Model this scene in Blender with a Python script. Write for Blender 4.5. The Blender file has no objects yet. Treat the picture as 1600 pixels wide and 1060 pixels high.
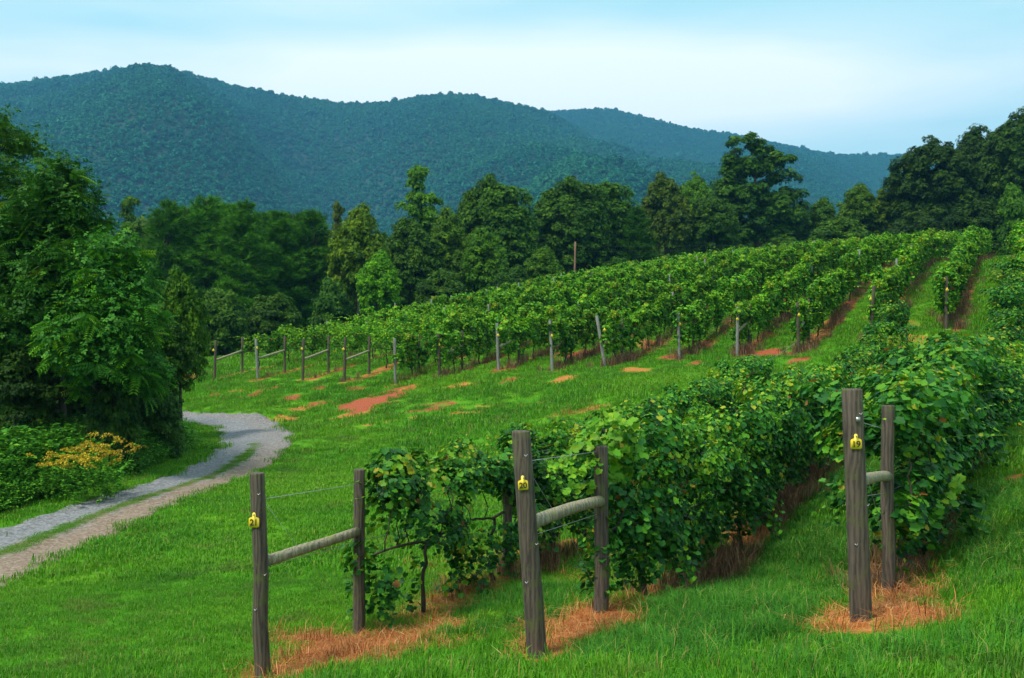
import bpy, math, random
import numpy as np
from mathutils import Vector, Matrix

rng = np.random.default_rng(7)
random.seed(7)
R = math.radians
scene = bpy.context.scene
C = scene.collection

# ------------------------------------------------------------------ camera, world, sun, exposure
F = 1570.0                                   # focal length in photograph pixels (1600 wide)
cam = bpy.data.cameras.new('camera')
cam.sensor_width = 36.0
cam.lens = 36.0 * F / 1600.0
cam.clip_start = 0.1
cam.clip_end = 12000.0
cam_o = bpy.data.objects.new('camera', cam)
cam_o.rotation_euler = (R(90), 0, 0)
C.objects.link(cam_o)
scene.camera = cam_o

SUN_EL, SUN_AZ = R(58), R(228)               # azimuth measured clockwise from +Y (view direction)
scene.view_settings.view_transform = 'Standard'
scene.view_settings.look = 'None'
scene.view_settings.gamma = 1.0
scene.view_settings.exposure = 0.5

world = bpy.data.worlds.new('World')
scene.world = world
world.use_nodes = True
wt = world.node_tree
wt.nodes.clear()


def wn(tree, kind, **kw):
    n = tree.nodes.new(kind)
    for k, v in kw.items():
        setattr(n, k, v)
    return n


def build_world():
    L = wt.links.new
    out = wn(wt, 'ShaderNodeOutputWorld')
    bg = wn(wt, 'ShaderNodeBackground')
    sky = wn(wt, 'ShaderNodeTexSky', sky_type='NISHITA', sun_disc=False)
    sky.sun_elevation = SUN_EL
    sky.sun_rotation = SUN_AZ
    sky.air_density = 1.0
    sky.dust_density = 1.5
    sky.ozone_density = 1.5
    tc = wn(wt, 'ShaderNodeTexCoord')
    mp = wn(wt, 'ShaderNodeMapping')
    mp.inputs['Scale'].default_value = (1.5, 1.5, 9.0)
    mp.inputs['Location'].default_value = (3.1, 1.0, 0.35)
    no = wn(wt, 'ShaderNodeTexNoise')
    no.inputs['Scale'].default_value = 1.15
    no.inputs['Detail'].default_value = 4.0
    no.inputs['Roughness'].default_value = 0.45
    ramp = wn(wt, 'ShaderNodeValToRGB')
    ramp.color_ramp.elements[0].position = 0.36
    ramp.color_ramp.elements[1].position = 0.62
    # thin bright cloud bank lying over the ridge line
    sep = wn(wt, 'ShaderNodeSeparateXYZ')
    band = wn(wt, 'ShaderNodeMapRange', interpolation_type='SMOOTHSTEP')
    band.inputs['From Min'].default_value = 0.325
    band.inputs['From Max'].default_value = 0.245
    sx = wn(wt, 'ShaderNodeMath', operation='SUBTRACT')
    sx.inputs[1].default_value = 0.10
    sab = wn(wt, 'ShaderNodeMath', operation='ABSOLUTE')
    side = wn(wt, 'ShaderNodeMapRange', interpolation_type='SMOOTHSTEP')
    side.inputs['From Min'].default_value = 0.42
    side.inputs['From Max'].default_value = 0.12
    low = wn(wt, 'ShaderNodeMapRange', interpolation_type='SMOOTHSTEP')
    low.inputs['From Min'].default_value = 0.17
    low.inputs['From Max'].default_value = 0.25
    m1 = wn(wt, 'ShaderNodeMath', operation='MULTIPLY')
    m2 = wn(wt, 'ShaderNodeMath', operation='MULTIPLY')
    m3 = wn(wt, 'ShaderNodeMath', operation='MULTIPLY')
    m3.inputs[1].default_value = 0.8
    add = wn(wt, 'ShaderNodeMath', operation='ADD', use_clamp=True)
    m4 = wn(wt, 'ShaderNodeMath', operation='MULTIPLY')
    m4.inputs[1].default_value = 0.85
    mix = wn(wt, 'ShaderNodeMix', data_type='RGBA')
    veil = wn(wt, 'ShaderNodeMix', data_type='RGBA')
    veil.inputs[0].default_value = 0.95
    veil.inputs[7].default_value = (4.2, 7.4, 7.8, 1)
    mix.inputs[7].default_value = (9.2, 9.8, 9.5, 1)
    L(tc.outputs['Generated'], mp.inputs['Vector'])
    L(mp.outputs['Vector'], no.inputs['Vector'])
    L(no.outputs['Fac'], ramp.inputs['Fac'])
    L(tc.outputs['Generated'], sep.inputs[0])
    L(sep.outputs['Z'], band.inputs['Value'])
    L(sep.outputs['Z'], low.inputs['Value'])
    L(sep.outputs['X'], sx.inputs[0])
    L(sx.outputs[0], sab.inputs[0])
    L(sab.outputs[0], side.inputs['Value'])
    L(band.outputs[0], m1.inputs[0])
    L(side.outputs[0], m1.inputs[1])
    L(m1.outputs[0], m2.inputs[0])
    L(low.outputs[0], m2.inputs[1])
    L(ramp.outputs['Color'], m3.inputs[0])
    L(m2.outputs[0], m4.inputs[0])
    L(m3.outputs[0], add.inputs[0])
    L(m4.outputs[0], add.inputs[1])
    L(sky.outputs['Color'], veil.inputs[6])
    L(veil.outputs[2], mix.inputs[6])
    L(add.outputs[0], mix.inputs[0])
    L(mix.outputs[2], bg.inputs['Color'])
    bg.inputs['Strength'].default_value = 0.1
    L(bg.outputs[0], out.inputs['Surface'])


build_world()
sun = bpy.data.lights.new('sun', 'SUN')
sun.energy = 3.4
sun.angle = R(14)
sun.color = (1.0, 0.95, 0.86)
sun_o = bpy.data.objects.new('sun', sun)
sun_dir = Vector((math.sin(SUN_AZ) * math.cos(SUN_EL), math.cos(SUN_AZ) * math.cos(SUN_EL), math.sin(SUN_EL)))
sun_o.rotation_euler = sun_dir.to_track_quat('Z', 'Y').to_euler()
sun_o.location = sun_dir * 300
C.objects.link(sun_o)


# ------------------------------------------------------------------ helpers
def tag(o, label=None, cat=None, group=None, kind=None):
    if label: o['label'] = label
    if cat: o['category'] = cat
    if group: o['group'] = group
    if kind: o['kind'] = kind
    return o


def empty(name, loc=(0, 0, 0), rz=0.0):
    o = bpy.data.objects.new(name, None)
    o.empty_display_size = 0.2
    o.location = loc
    o.rotation_euler = (0, 0, rz)
    C.objects.link(o)
    return o


def link(name, me, parent=None, loc=None, rot=None, scale=None, linked=True):
    o = bpy.data.objects.new(name, me)
    if linked: C.objects.link(o)
    if parent is not None: o.parent = parent
    if loc is not None: o.location = loc
    if rot is not None: o.rotation_euler = rot
    if scale is not None: o.scale = scale
    return o


class G:
    """collects polygons and builds ONE mesh"""
    def __init__(s):
        s.v, s.idx, s.size, s.var, s.n = [], [], [], [], 0

    def add(s, V, faces, var=0.5):
        V = np.asarray(V, float)
        s.v.append(V)
        for f in faces:
            s.idx.append(np.asarray(f, int) + s.n)
            s.size.append(np.array([len(f)]))
        s.var.append(np.full(len(faces), var, float) if np.isscalar(var) else np.asarray(var, float))
        s.n += len(V)
        return s

    def stamp(s, P, M, T, TF, var):
        """template T (k,3) with faces TF at N places P (N,3) with matrices M (N,3,3)"""
        P = np.asarray(P, float)
        N, k = len(P), len(T)
        V = P[:, None, :] + np.einsum('nij,kj->nki', M, T)
        s.v.append(V.reshape(-1, 3))
        flat = np.concatenate([np.asarray(f) for f in TF])
        sizes = np.array([len(f) for f in TF])
        s.idx.append((flat[None, :] + (np.arange(N) * k)[:, None]).ravel() + s.n)
        s.size.append(np.tile(sizes, N))
        s.var.append(np.repeat(np.asarray(var, float), len(TF)))
        s.n += N * k
        return s

    def tube(s, pts, rad, sides=8, var=0.5, cap=True, wob=0.0):
        pts = np.asarray(pts, float)
        n = len(pts)
        rad = np.broadcast_to(np.asarray(rad, float), (n,))
        tan = np.gradient(pts, axis=0)
        tan /= np.linalg.norm(tan, axis=1)[:, None] + 1e-9
        up = np.array([0.0, 0, 1]) if abs(tan[0][2]) < 0.9 else np.array([1.0, 0, 0])
        V = []
        a = np.cross(tan[0], up)
        for i in range(n):
            a = a - tan[i] * np.dot(a, tan[i])
            a /= np.linalg.norm(a) + 1e-9
            b = np.cross(tan[i], a)
            th = np.arange(sides) / sides * 2 * np.pi
            rr = rad[i] * (1 + wob * rng.standard_normal(sides))
            V.append(pts[i] + np.cos(th)[:, None] * a * rr[:, None] + np.sin(th)[:, None] * b * rr[:, None])
        V = np.concatenate(V)
        faces = []
        for i in range(n - 1):
            for j in range(sides):
                j2 = (j + 1) % sides
                faces.append((i * sides + j, i * sides + j2, (i + 1) * sides + j2, (i + 1) * sides + j))
        if cap:
            faces.append(tuple(range(sides))[::-1])
            faces.append(tuple((n - 1) * sides + j for j in range(sides)))
        return s.add(V, faces, var)

    def mesh(s, name, mat, smooth=False):
        me = bpy.data.meshes.new(name)
        V = np.concatenate(s.v)
        idx = np.concatenate(s.idx).astype(np.int32)
        size = np.concatenate(s.size).astype(np.int32)
        start = np.concatenate([[0], np.cumsum(size)[:-1]]).astype(np.int32)
        me.vertices.add(len(V))
        me.vertices.foreach_set('co', V.astype(np.float32).ravel())
        me.loops.add(len(idx))
        me.loops.foreach_set('vertex_index', idx)
        me.polygons.add(len(size))
        me.polygons.foreach_set('loop_start', start)
        if smooth: me.polygons.foreach_set('use_smooth', np.ones(len(size), bool))
        a = me.attributes.new('var', 'FLOAT', 'FACE')
        a.data.foreach_set('value', np.concatenate(s.var).astype(np.float32))
        me.update(calc_edges=True)
        me.validate()
        if mat: me.materials.append(mat)
        return me


def norm(a):
    return a / (np.linalg.norm(a, axis=-1, keepdims=True) + 1e-9)


def frames(nrm, tip, size):
    """matrices whose columns are (side, tip, normal) times size"""
    nrm = norm(nrm)
    tip = tip - nrm * (nrm * tip).sum(-1, keepdims=True)
    tip = norm(tip)
    side = np.cross(tip, nrm)
    M = np.stack([side, tip, nrm], axis=-1)
    return M * np.asarray(size).reshape(-1, 1, 1)


def rdir(n):
    return norm(rng.standard_normal((n, 3)))


def snoise(x, y, seed=0, oct=3, base=1.0):
    """cheap smooth noise about -1..1 made of rotated sines"""
    r = np.random.default_rng(seed)
    out = np.zeros(np.broadcast(x, y).shape)
    amp, f, tot = 1.0, base, 0.0
    for o in range(oct):
        for k in range(3):
            a = r.uniform(0, 2 * np.pi)
            p = r.uniform(0, 2 * np.pi, 2)
            out = out + amp / 3 * 1.6 * np.sin(f * (x * np.cos(a) + y * np.sin(a)) * r.uniform(.8, 1.25) + p[0]
                                              + 1.3 * np.sin(f * .6 * (y * np.cos(a) - x * np.sin(a)) + p[1]))
        tot += amp
        amp *= 0.5
        f *= 2.1
    return out / tot


def sstep(a, b, x):
    t = np.clip((x - a) / (b - a), 0, 1)
    return t * t * (3 - 2 * t)


# ------------------------------------------------------------------ materials
def newmat(name):
    m = bpy.data.materials.new(name)
    m.use_nodes = True
    t = m.node_tree
    p = t.nodes['Principled BSDF']
    return m, t, p


def ramp_node(t, stops):
    r = t.nodes.new('ShaderNodeValToRGB')
    e = r.color_ramp.elements
    while len(e) < len(stops): e.new(0.5)
    for el, (pos, col) in zip(e, stops):
        el.position = pos
        el.color = (*col, 1)
    return r


def noise_node(t, scale, detail=4, rough=.55, vec=None):
    n = t.nodes.new('ShaderNodeTexNoise')
    n.inputs['Scale'].default_value = scale
    n.inputs['Detail'].default_value = detail
    n.inputs['Roughness'].default_value = rough
    if vec is not None: t.links.new(vec, n.inputs['Vector'])
    return n


def mixc(t, fac, a, b, mode='MIX'):
    m = t.nodes.new('ShaderNodeMix')
    m.data_type = 'RGBA'
    m.blend_type = mode
    for sock, v in ((m.inputs[0], fac), (m.inputs[6], a), (m.inputs[7], b)):
        if hasattr(v, 'links'):
            t.links.new(v, sock)
        elif isinstance(v, (int, float)):
            sock.default_value = v
        else:
            sock.default_value = (*v, 1)
    return m.outputs[2]


def math_node(t, op, a, b=None, clamp=False):
    m = t.nodes.new('ShaderNodeMath')
    m.operation = op
    m.use_clamp = clamp
    for i, v in enumerate((a, b)):
        if v is None: continue
        if hasattr(v, 'links'): t.links.new(v, m.inputs[i])
        else: m.inputs[i].default_value = v
    return m.outputs[0]


def attr(t, name):
    a = t.nodes.new('ShaderNodeAttribute')
    a.attribute_name = name
    return a


def leafmat(name, stops, rough=.5, trans=.25, tint=False, patch=0.0, patch_scale=.25, patch_col=(.1, .1, .02), spec=.35, patch2=None):
    m, t, p = newmat(name)
    a = attr(t, 'var')
    oi = t.nodes.new('ShaderNodeObjectInfo')
    r = ramp_node(t, stops)
    t.links.new(a.outputs['Fac'], r.inputs['Fac'])
    col = r.outputs['Color']
    hsv = t.nodes.new('ShaderNodeHueSaturation')
    t.links.new(col, hsv.inputs['Color'])
    mr = t.nodes.new('ShaderNodeMapRange')
    mr.inputs['To Min'].default_value = .78
    mr.inputs['To Max'].default_value = 1.22
    t.links.new(oi.outputs['Random'], mr.inputs['Value'])
    t.links.new(mr.outputs[0], hsv.inputs['Value'])
    col = hsv.outputs['Color']
    if patch > 0:
        geo = t.nodes.new('ShaderNodeNewGeometry')
        n = noise_node(t, patch_scale, 4, .6, geo.outputs['Position'])
        rr = ramp_node(t, [(.42, (0, 0, 0)), (.66, (1, 1, 1))])
        t.links.new(n.outputs['Fac'], rr.inputs['Fac'])
        col = mixc(t, math_node(t, 'MULTIPLY', rr.outputs['Color'], patch), col, patch_col)
    if patch2:
        geo = t.nodes.new('ShaderNodeNewGeometry')
        n = noise_node(t, 1.1, 6, .7, geo.outputs['Position'])
        rr = ramp_node(t, [(.53, (0, 0, 0)), (.68, (1, 1, 1))])
        t.links.new(n.outputs['Fac'], rr.inputs['Fac'])
        col = mixc(t, math_node(t, 'MULTIPLY', rr.outputs['Color'], .6), col, patch2)
        n = noise_node(t, .55, 4, .6, geo.outputs['Position'])
        rr = ramp_node(t, [(.55, (0, 0, 0)), (.70, (1, 1, 1))])
        t.links.new(n.outputs['Fac'], rr.inputs['Fac'])
        col = mixc(t, math_node(t, 'MULTIPLY', rr.outputs['Color'], .6), col, (.028, .15, .010))
    if tint:
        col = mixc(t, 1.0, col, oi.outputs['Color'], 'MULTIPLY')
    t.links.new(col, p.inputs['Base Color'])
    p.inputs['Roughness'].default_value = rough
    p.inputs['Specular IOR Level'].default_value = spec
    if trans > 0:
        tr = t.nodes.new('ShaderNodeBsdfTranslucent')
        t.links.new(col, tr.inputs['Color'])
        mx = t.nodes.new('ShaderNodeMixShader')
        mx.inputs[0].default_value = trans
        out = t.nodes['Material Output']
        t.links.new(p.outputs[0], mx.inputs[1])
        t.links.new(tr.outputs[0], mx.inputs[2])
        t.links.new(mx.outputs[0], out.inputs['Surface'])
    return m


def barkmat(name, c1, c2, scale=6):
    m, t, p = newmat(name)
    tc = t.nodes.new('ShaderNodeTexCoord')
    mp = t.nodes.new('ShaderNodeMapping')
    mp.inputs['Scale'].default_value = (1, 1, .18)
    t.links.new(tc.outputs['Object'], mp.inputs['Vector'])
    n = noise_node(t, scale, 6, .65, mp.outputs['Vector'])
    r = ramp_node(t, [(.3, c1), (.7, c2)])
    t.links.new(n.outputs['Fac'], r.inputs['Fac'])
    t.links.new(r.outputs['Color'], p.inputs['Base Color'])
    p.inputs['Roughness'].default_value = .9
    b = t.nodes.new('ShaderNodeBump')
    b.inputs['Strength'].default_value = .5
    b.inputs['Distance'].default_value = .02
    t.links.new(n.outputs['Fac'], b.inputs['Height'])
    t.links.new(b.outputs[0], p.inputs['Normal'])
    return m


def postmat(name, dark, light, moss=(.10, .12, .02), moss_amt=.8, horizontal=False):
    """weathered round timber: grain, checks, knots and moss near the top end"""
    m, t, p = newmat(name)
    tc = t.nodes.new('ShaderNodeTexCoord')
    oi = t.nodes.new('ShaderNodeObjectInfo')
    add = t.nodes.new('ShaderNodeVectorMath')
    add.operation = 'ADD'
    t.links.new(tc.outputs['Object'], add.inputs[0])
    off = math_node(t, 'MULTIPLY', oi.outputs['Random'], 17.0)
    t.links.new(off, add.inputs[1])
    mp = t.nodes.new('ShaderNodeMapping')
    mp.inputs['Scale'].default_value = (1, 1, .055)
    t.links.new(add.outputs[0], mp.inputs['Vector'])
    g = noise_node(t, 46, 7, .72, mp.outputs['Vector'])
    mp2 = t.nodes.new('ShaderNodeMapping')
    mp2.inputs['Scale'].default_value = (1, 1, .22)
    t.links.new(add.outputs[0], mp2.inputs['Vector'])
    w = t.nodes.new('ShaderNodeTexWave')
    w.bands_direction = 'X'
    w.inputs['Scale'].default_value = 9
    w.inputs['Distortion'].default_value = 9
    w.inputs['Detail'].default_value = 3
    w.inputs['Detail Scale'].default_value = 1.2
    t.links.new(mp2.outputs['Vector'], w.inputs['Vector'])
    big = noise_node(t, 3.2, 4, .6, add.outputs[0])
    r = ramp_node(t, [(.28, dark), (.50, tuple((a + b) / 2 for a, b in zip(dark, light))), (.74, light)])
    f = math_node(t, 'ADD', math_node(t, 'MULTIPLY', g.outputs['Fac'], .62), math_node(t, 'MULTIPLY', w.outputs['Fac'], .2))
    f = math_node(t, 'ADD', f, math_node(t, 'MULTIPLY', big.outputs['Fac'], .2))
    t.links.new(f, r.inputs['Fac'])
    col = r.outputs['Color']
    ck = ramp_node(t, [(.37, (1, 1, 1)), (.42, (0, 0, 0))])
    t.links.new(g.outputs['Fac'], ck.inputs['Fac'])
    col = mixc(t, math_node(t, 'MULTIPLY', ck.outputs['Color'], .75), col, (.018, .013, .01))
    mo = noise_node(t, 7, 5, .65, add.outputs[0])
    mr = ramp_node(t, [(.52, (0, 0, 0)), (.66, (1, 1, 1))])
    t.links.new(mo.outputs['Fac'], mr.inputs['Fac'])
    col = mixc(t, math_node(t, 'MULTIPLY', mr.outputs['Color'], moss_amt), col, moss)
    t.links.new(col, p.inputs['Base Color'])
    p.inputs['Roughness'].default_value = .85
    b = t.nodes.new('ShaderNodeBump')
    b.inputs['Strength'].default_value = .6
    b.inputs['Distance'].default_value = .012
    t.links.new(f, b.inputs['Height'])
    t.links.new(b.outputs[0], p.inputs['Normal'])
    return m


def plain(name, col, rough=.5, metal=0.0):
    m, t, p = newmat(name)
    n = noise_node(t, 60, 3)
    tc = t.nodes.new('ShaderNodeTexCoord')
    t.links.new(tc.outputs['Object'], n.inputs['Vector'])
    c = mixc(t, math_node(t, 'MULTIPLY', n.outputs['Fac'], .5), col, tuple(x * .7 for x in col))
    t.links.new(c, p.inputs['Base Color'])
    p.inputs['Roughness'].default_value = rough
    p.inputs['Metallic'].default_value = metal
    return m


M_vine_near = leafmat('vine_leaf', [(0, (.008, .055, .012)), (.42, (.030, .165, .016)), (.72, (.105, .31, .012)),
                                    (.93, (.23, .38, .010)), (.985, (.40, .32, .02)), (1, (.24, .10, .02))], .5, .28, spec=.2)
M_vine_far = leafmat('hillside_vine_leaf', [(0, (.020, .11, .006)), (.4, (.075, .255, .008)), (.75, (.19, .41, .010)),
                                            (.93, (.26, .38, .012)), (.98, (.34, .17, .02)), (1, (.25, .08, .02))], .55, .3, spec=.15)
M_crown = leafmat('tree_leaf', [(0, (.022, .066, .005)), (.5, (.048, .122, .007)), (1, (.11, .21, .009))], .6, .22, tint=True, spec=.12)
M_frond = leafmat('frond_leaf', [(0, (.022, .105, .012)), (.5, (.062, .225, .018)), (.9, (.16, .36, .012)), (1, (.27, .38, .015))], .55, .25, tint=True, spec=.15)
M_needle = leafmat('pine_needle', [(0, (.030, .10, .004)), (1, (.080, .21, .008))], .7, .15, tint=True, spec=.1)
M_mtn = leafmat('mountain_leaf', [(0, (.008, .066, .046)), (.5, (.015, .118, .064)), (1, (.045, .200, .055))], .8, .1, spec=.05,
                patch=.7, patch_scale=.007, patch_col=(.035, .16, .050))  # blue cast of distant haze is mixed into the leaf colour
M_grass = leafmat('grass_blade', [(0, (.030, .13, .006)), (.55, (.070, .265, .007)), (.86, (.15, .36, .010)), (1, (.30, .26, .07))], .5, .3,
                  patch=.6, patch_scale=.16, patch_col=(.165, .36, .010), spec=.15, patch2=(.20, .20, .045))
M_tall = leafmat('tall_grass_blade', [(0, (.018, .10, .010)), (.6, (.050, .215, .014)), (.92, (.13, .33, .02)), (1, (.34, .29, .09))], .6, .3, spec=.12)
M_straw = leafmat('straw_blade', [(0, (.24, .060, .016)), (.45, (.46, .135, .028)), (.8, (.56, .25, .07)), (1, (.60, .42, .20))], .7, .15)
M_deadweed = leafmat('dead_weed_stem', [(0, (.085, .038, .020)), (.5, (.19, .095, .045)), (1, (.34, .23, .12))], .8, .1)
M_weed = leafmat('weed_leaf', [(0, (.026, .13, .010)), (.6, (.078, .26, .014)), (1, (.17, .36, .02))], .6, .25, spec=.12)
M_gold = leafmat('goldenrod_flower', [(0, (.32, .20, .008)), (1, (.58, .42, .012))], .7, .2)
M_bark = barkmat('tree_bark', (.022, .016, .012), (.085, .065, .05))
M_vinebark = barkmat('vine_bark', (.016, .010, .008), (.075, .048, .032), 24)
M_post = postmat('weathered_post', (.014, .009, .006), (.128, .094, .066), moss=(.075, .09, .015))
M_postgrey = postmat('grey_post', (.09, .085, .075), (.30, .29, .27), moss_amt=.25)
M_rail = postmat('mossy_rail', (.10, .085, .05), (.36, .31, .20), moss=(.20, .21, .03), moss_amt=.75)
M_tag = plain('yellow_plastic', (.80, .58, .02), .35)
M_ink = plain('black_ink', (.012, .012, .012), .5)
M_wire = plain('galvanised_wire', (.42, .43, .44), .4, .7)
M_pole = barkmat('pole_timber', (.12, .06, .035), (.26, .14, .085), 8)

# ------------------------------------------------------------------ terrain
TH_N = (.893, -.45)                     # across the rows
ROW = np.array([.45, .893])             # along the rows, uphill
ROWANG = math.atan2(-ROW[0], ROW[1])    # z rotation taking +Y to the row direction


def px(x, y, d):
    return ((x - 800) / F * d, d, -(y - 530) / F * d)


CP = [px(850, 1060, 5.8), px(1500, 1060, 5.0), px(200, 1060, 9.0), px(600, 1060, 7.5), px(0, 1060, 9.4),
      px(410, 1058, 9.1), px(561, 990, 10.8), px(840, 1025, 8.3), px(940, 958, 9.98), px(1343, 970, 8.07), px(1387, 930, 9.75),
      px(200, 930, 13), px(0, 896, 14.8), px(0, 836, 18), px(302, 772, 22), px(395, 739, 26), px(458, 677, 34), px(430, 655, 39.3),
      px(310, 645, 41.2), px(302, 661, 38), px(100, 760, 22.5),
      px(600, 800, 19), px(700, 700, 28.5), px(620, 650, 35), px(800, 650, 33), px(950, 630, 30), px(1000, 600, 34), px(1150, 590, 33),
      px(795, 900, 13.5), px(1000, 930, 11.8), px(1180, 840, 15.2), px(1430, 870, 12.3),
      px(335, 595, 48.7), px(400, 593, 47.7), px(472, 595, 46.8), px(537, 597, 45.5), px(618, 600, 44.8), px(687, 592, 43.4), px(779, 578, 42.9),
      px(862, 580, 41.9), px(945, 573, 40.3), px(1062, 563, 40.9), px(1152, 558, 39.2), px(1247, 555, 37.3),
      px(1600, 1000, 6.5), px(1600, 800, 11.5), px(1600, 700, 17),
      (-2.09, 8.4, -2.99), (.18, 7.6, -2.545), (2.56, 7.37, -2.20), (6.5, 21, -2.75), (9.5, 22, -2.40), (13.85, 30, -1.80), (10, 31, -1.75),
      px(1412, 534, 35), px(1484, 415, 58), px(1562, 409, 64),
      px(500, 507 + 50, 56), px(600, 485 + 45.8, 61.7), px(700, 467 + 41, 68.7), px(850, 443 + 34, 82.6), px(1000, 425 + 27, 103.5),
      (29, 115, 8.0), (35, 100, 7.1), (39, 90, 7.0), (39, 80, 6.5),
      (0, 0, -1.65), (-3, 0, -1.95), (3, 0, -1.4), (-8, 2, -2.5), (8, 2, -1.0), (0, -20, -.9), (-20, -20, -2.5), (20, -20, .5),
      (-14, 28, -3.1), (-10, 40, -2.9), (-22, 50, -2.0), (-24, 18, -3.6), (-40, 30, -3.4), (-32, 70, -1.3), (-15, 72, -.9), (-5, 90, 1.0), (8, 118, 3.6),
      (30, 140, 6.5), (60, 120, 8.2), (60, 80, 8), (60, 40, 4), (40, 15, 1), (-70, 110, -2), (-20, 150, 1), (90, 160, 8),
      (-80, 20, -4), (-80, -40, -3.5), (80, -40, 2.5), (100, 50, 7), (0, 200, 3), (-130, 200, -4), (150, 200, 9), (0, -80, 0)]
CP = np.array(CP, float)


def bumps(x, y): return .030 * snoise(x, y, 3, 3, 1.6) + .05 * snoise(x, y, 4, 2, .5)


CP[:, 2] -= bumps(CP[:, 0], CP[:, 1])


def tps_fit(P):
    n = len(P)
    S = P[:, :2] / 20.0
    d2 = ((S[:, None] - S[None]) ** 2).sum(-1)
    K = .5 * d2 * np.log(d2 + 1e-12)
    K[np.arange(n), np.arange(n)] = 0.00003
    A = np.zeros((n + 3, n + 3))
    A[:n, :n] = K
    A[:n, n] = 1
    A[:n, n + 1:] = S
    A[n, :n] = 1
    A[n + 1:, :n] = S.T
    b = np.concatenate([P[:, 2], np.zeros(3)])
    return S, np.linalg.solve(A, b)


TS, TW = tps_fit(CP)


def H(x, y):
    x = np.asarray(x, float)
    y = np.asarray(y, float)
    sh = np.broadcast(x, y).shape
    xf = np.broadcast_to(x, sh).ravel()
    yf = np.broadcast_to(y, sh).ravel()
    out = np.empty(len(xf))
    for i in range(0, len(xf), 40000):
        a = np.stack([xf[i:i + 40000], yf[i:i + 40000]], 1)
        ac = np.clip(a, (-160, -100), (170, 220)) / 20.0
        d2 = ((ac[:, None] - TS[None]) ** 2).sum(-1)
        z = (.5 * d2 * np.log(d2 + 1e-12)) @ TW[:-3] + TW[-3] + ac @ TW[-2:]
        r = np.hypot(a[:, 0], a[:, 1] - 40)
        w = sstep(150, 330, r)
        z = z * (1 - w) + (-7.0) * w
        b = bumps(a[:, 0], a[:, 1])
        out[i:i + 40000] = z + b * (1 - w)
    return out.reshape(sh)


def Hs(x, y): return float(H(np.array([x]), np.array([y]))[0])


def at(pxx, pyy, d0=3.0, d1=140.0):
    """where the photograph's pixel ray first meets the ground"""
    d = np.exp(np.linspace(np.log(d0), np.log(d1), 700))
    X, Z = (pxx - 800) / F * d, -(pyy - 530) / F * d
    below = Z < H(X, d)
    i = int(np.argmax(below)) if below.any() else len(d) - 1
    return float(X[i]), float(d[i])


# ------------------------------------------------------------------ road line
RL = [(-420, 990), (-200, 905), (0, 836), (125, 790), (264, 749), (325, 718), (346, 695), (343, 680), (325, 669), (302, 661), (230, 655), (120, 652)]
RR = [(-420, 1090), (-200, 990), (0, 896), (151, 836), (302, 772), (395, 739), (447, 703), (459, 678), (430, 655), (360, 647), (270, 644), (150, 641)]
rl = np.array([at(*p) for p in RL])
rr_ = np.array([at(*p) for p in RR])


def resample(P, n):
    t = np.linspace(0, len(P) - 1, n)
    out = np.zeros((n, 2))
    for k, tt in enumerate(t):
        i = min(int(tt), len(P) - 2)
        u = tt - i
        p0, p1, p2, p3 = P[max(i - 1, 0)], P[i], P[i + 1], P[min(i + 2, len(P) - 1)]
        out[k] = .5 * (2 * p1 + (p2 - p0) * u + (2 * p0 - 5 * p1 + 4 * p2 - p3) * u * u + (3 * p1 - p0 - 3 * p2 + p3) * u ** 3)
    return out


NR = 240
rl, rr_ = resample(rl, NR), resample(rr_, NR)
rc = (rl + rr_) / 2
dirs = norm(np.gradient(rc, axis=0))
rnorm = np.stack([dirs[:, 1], -dirs[:, 0]], 1)
rw = np.clip(.48 * np.abs(((rl - rr_) * rnorm).sum(1)) / 2 + .52 * np.linalg.norm(rl - rr_, axis=1) / 2, 1.0, 1.7)
rw = np.convolve(np.pad(rw, 8, mode='edge'), np.ones(17) / 17, 'valid')
rs = np.concatenate([[0], np.cumsum(np.linalg.norm(np.diff(rc, axis=0), axis=1))])


def road_dist(x, y):
    """distance to the road's centre line and half width there"""
    out = np.full(len(x), 99.0)
    hw = np.full(len(x), 1.5)
    near = (x > -45) & (x < 2) & (y > 3) & (y < 60)
    if near.any():
        P = np.stack([x[near], y[near]], 1)
        dd = np.empty(len(P))
        ww = np.empty(len(P))
        for i in range(0, len(P), 20000):
            d2 = ((P[i:i + 20000, None] - rc[None]) ** 2).sum(-1)
            j = d2.argmin(1)
            dd[i:i + 20000] = np.sqrt(d2[np.arange(len(j)), j])
            ww[i:i + 20000] = rw[j]
        out[near] = dd
        hw[near] = ww
    return out, hw


# ------------------------------------------------------------------ vineyard layout
def rowpt(n, d): return ((n + .45 * d) / .893, d)


NEAR = [dict(n=-6.13, num='21', end=(-2.262, 9.1), inner=(-1.644, 10.8), ph=1.85, lean=(-.04, 0), r=.068, r2=.062),
        dict(n=-3.63, num='20', end=(.20, 8.3), inner=(.89, 9.98), ph=1.86, lean=(-.125, 0), r=.080, r2=.072),
        dict(n=-1.13, num='19', end=(2.80, 8.07), inner=(3.645, 9.75), ph=1.86, lean=(-.06, 0), r=.083, r2=.062)]
FARPX = [335, 403, 473, 538, 618, 687, 779, 863, 945, 1062, 1152, 1248]
FAR = []
for k in range(15):
    n = -34.8 + 2.5 * k
    if k < 12:
        r = (FARPX[k] - 800) / F
        d = n / (.893 * r - .45)
        x = r * d
    else:
        d = {12: 36.5, 13: 36.0, 14: 35.5}[k]
        x = rowpt(n, d)[0]
    dend = 112 - k * 2.2
    FAR.append(dict(k=k, n=.893 * x - .45 * d, x=x, d=d, dend=dend))

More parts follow.
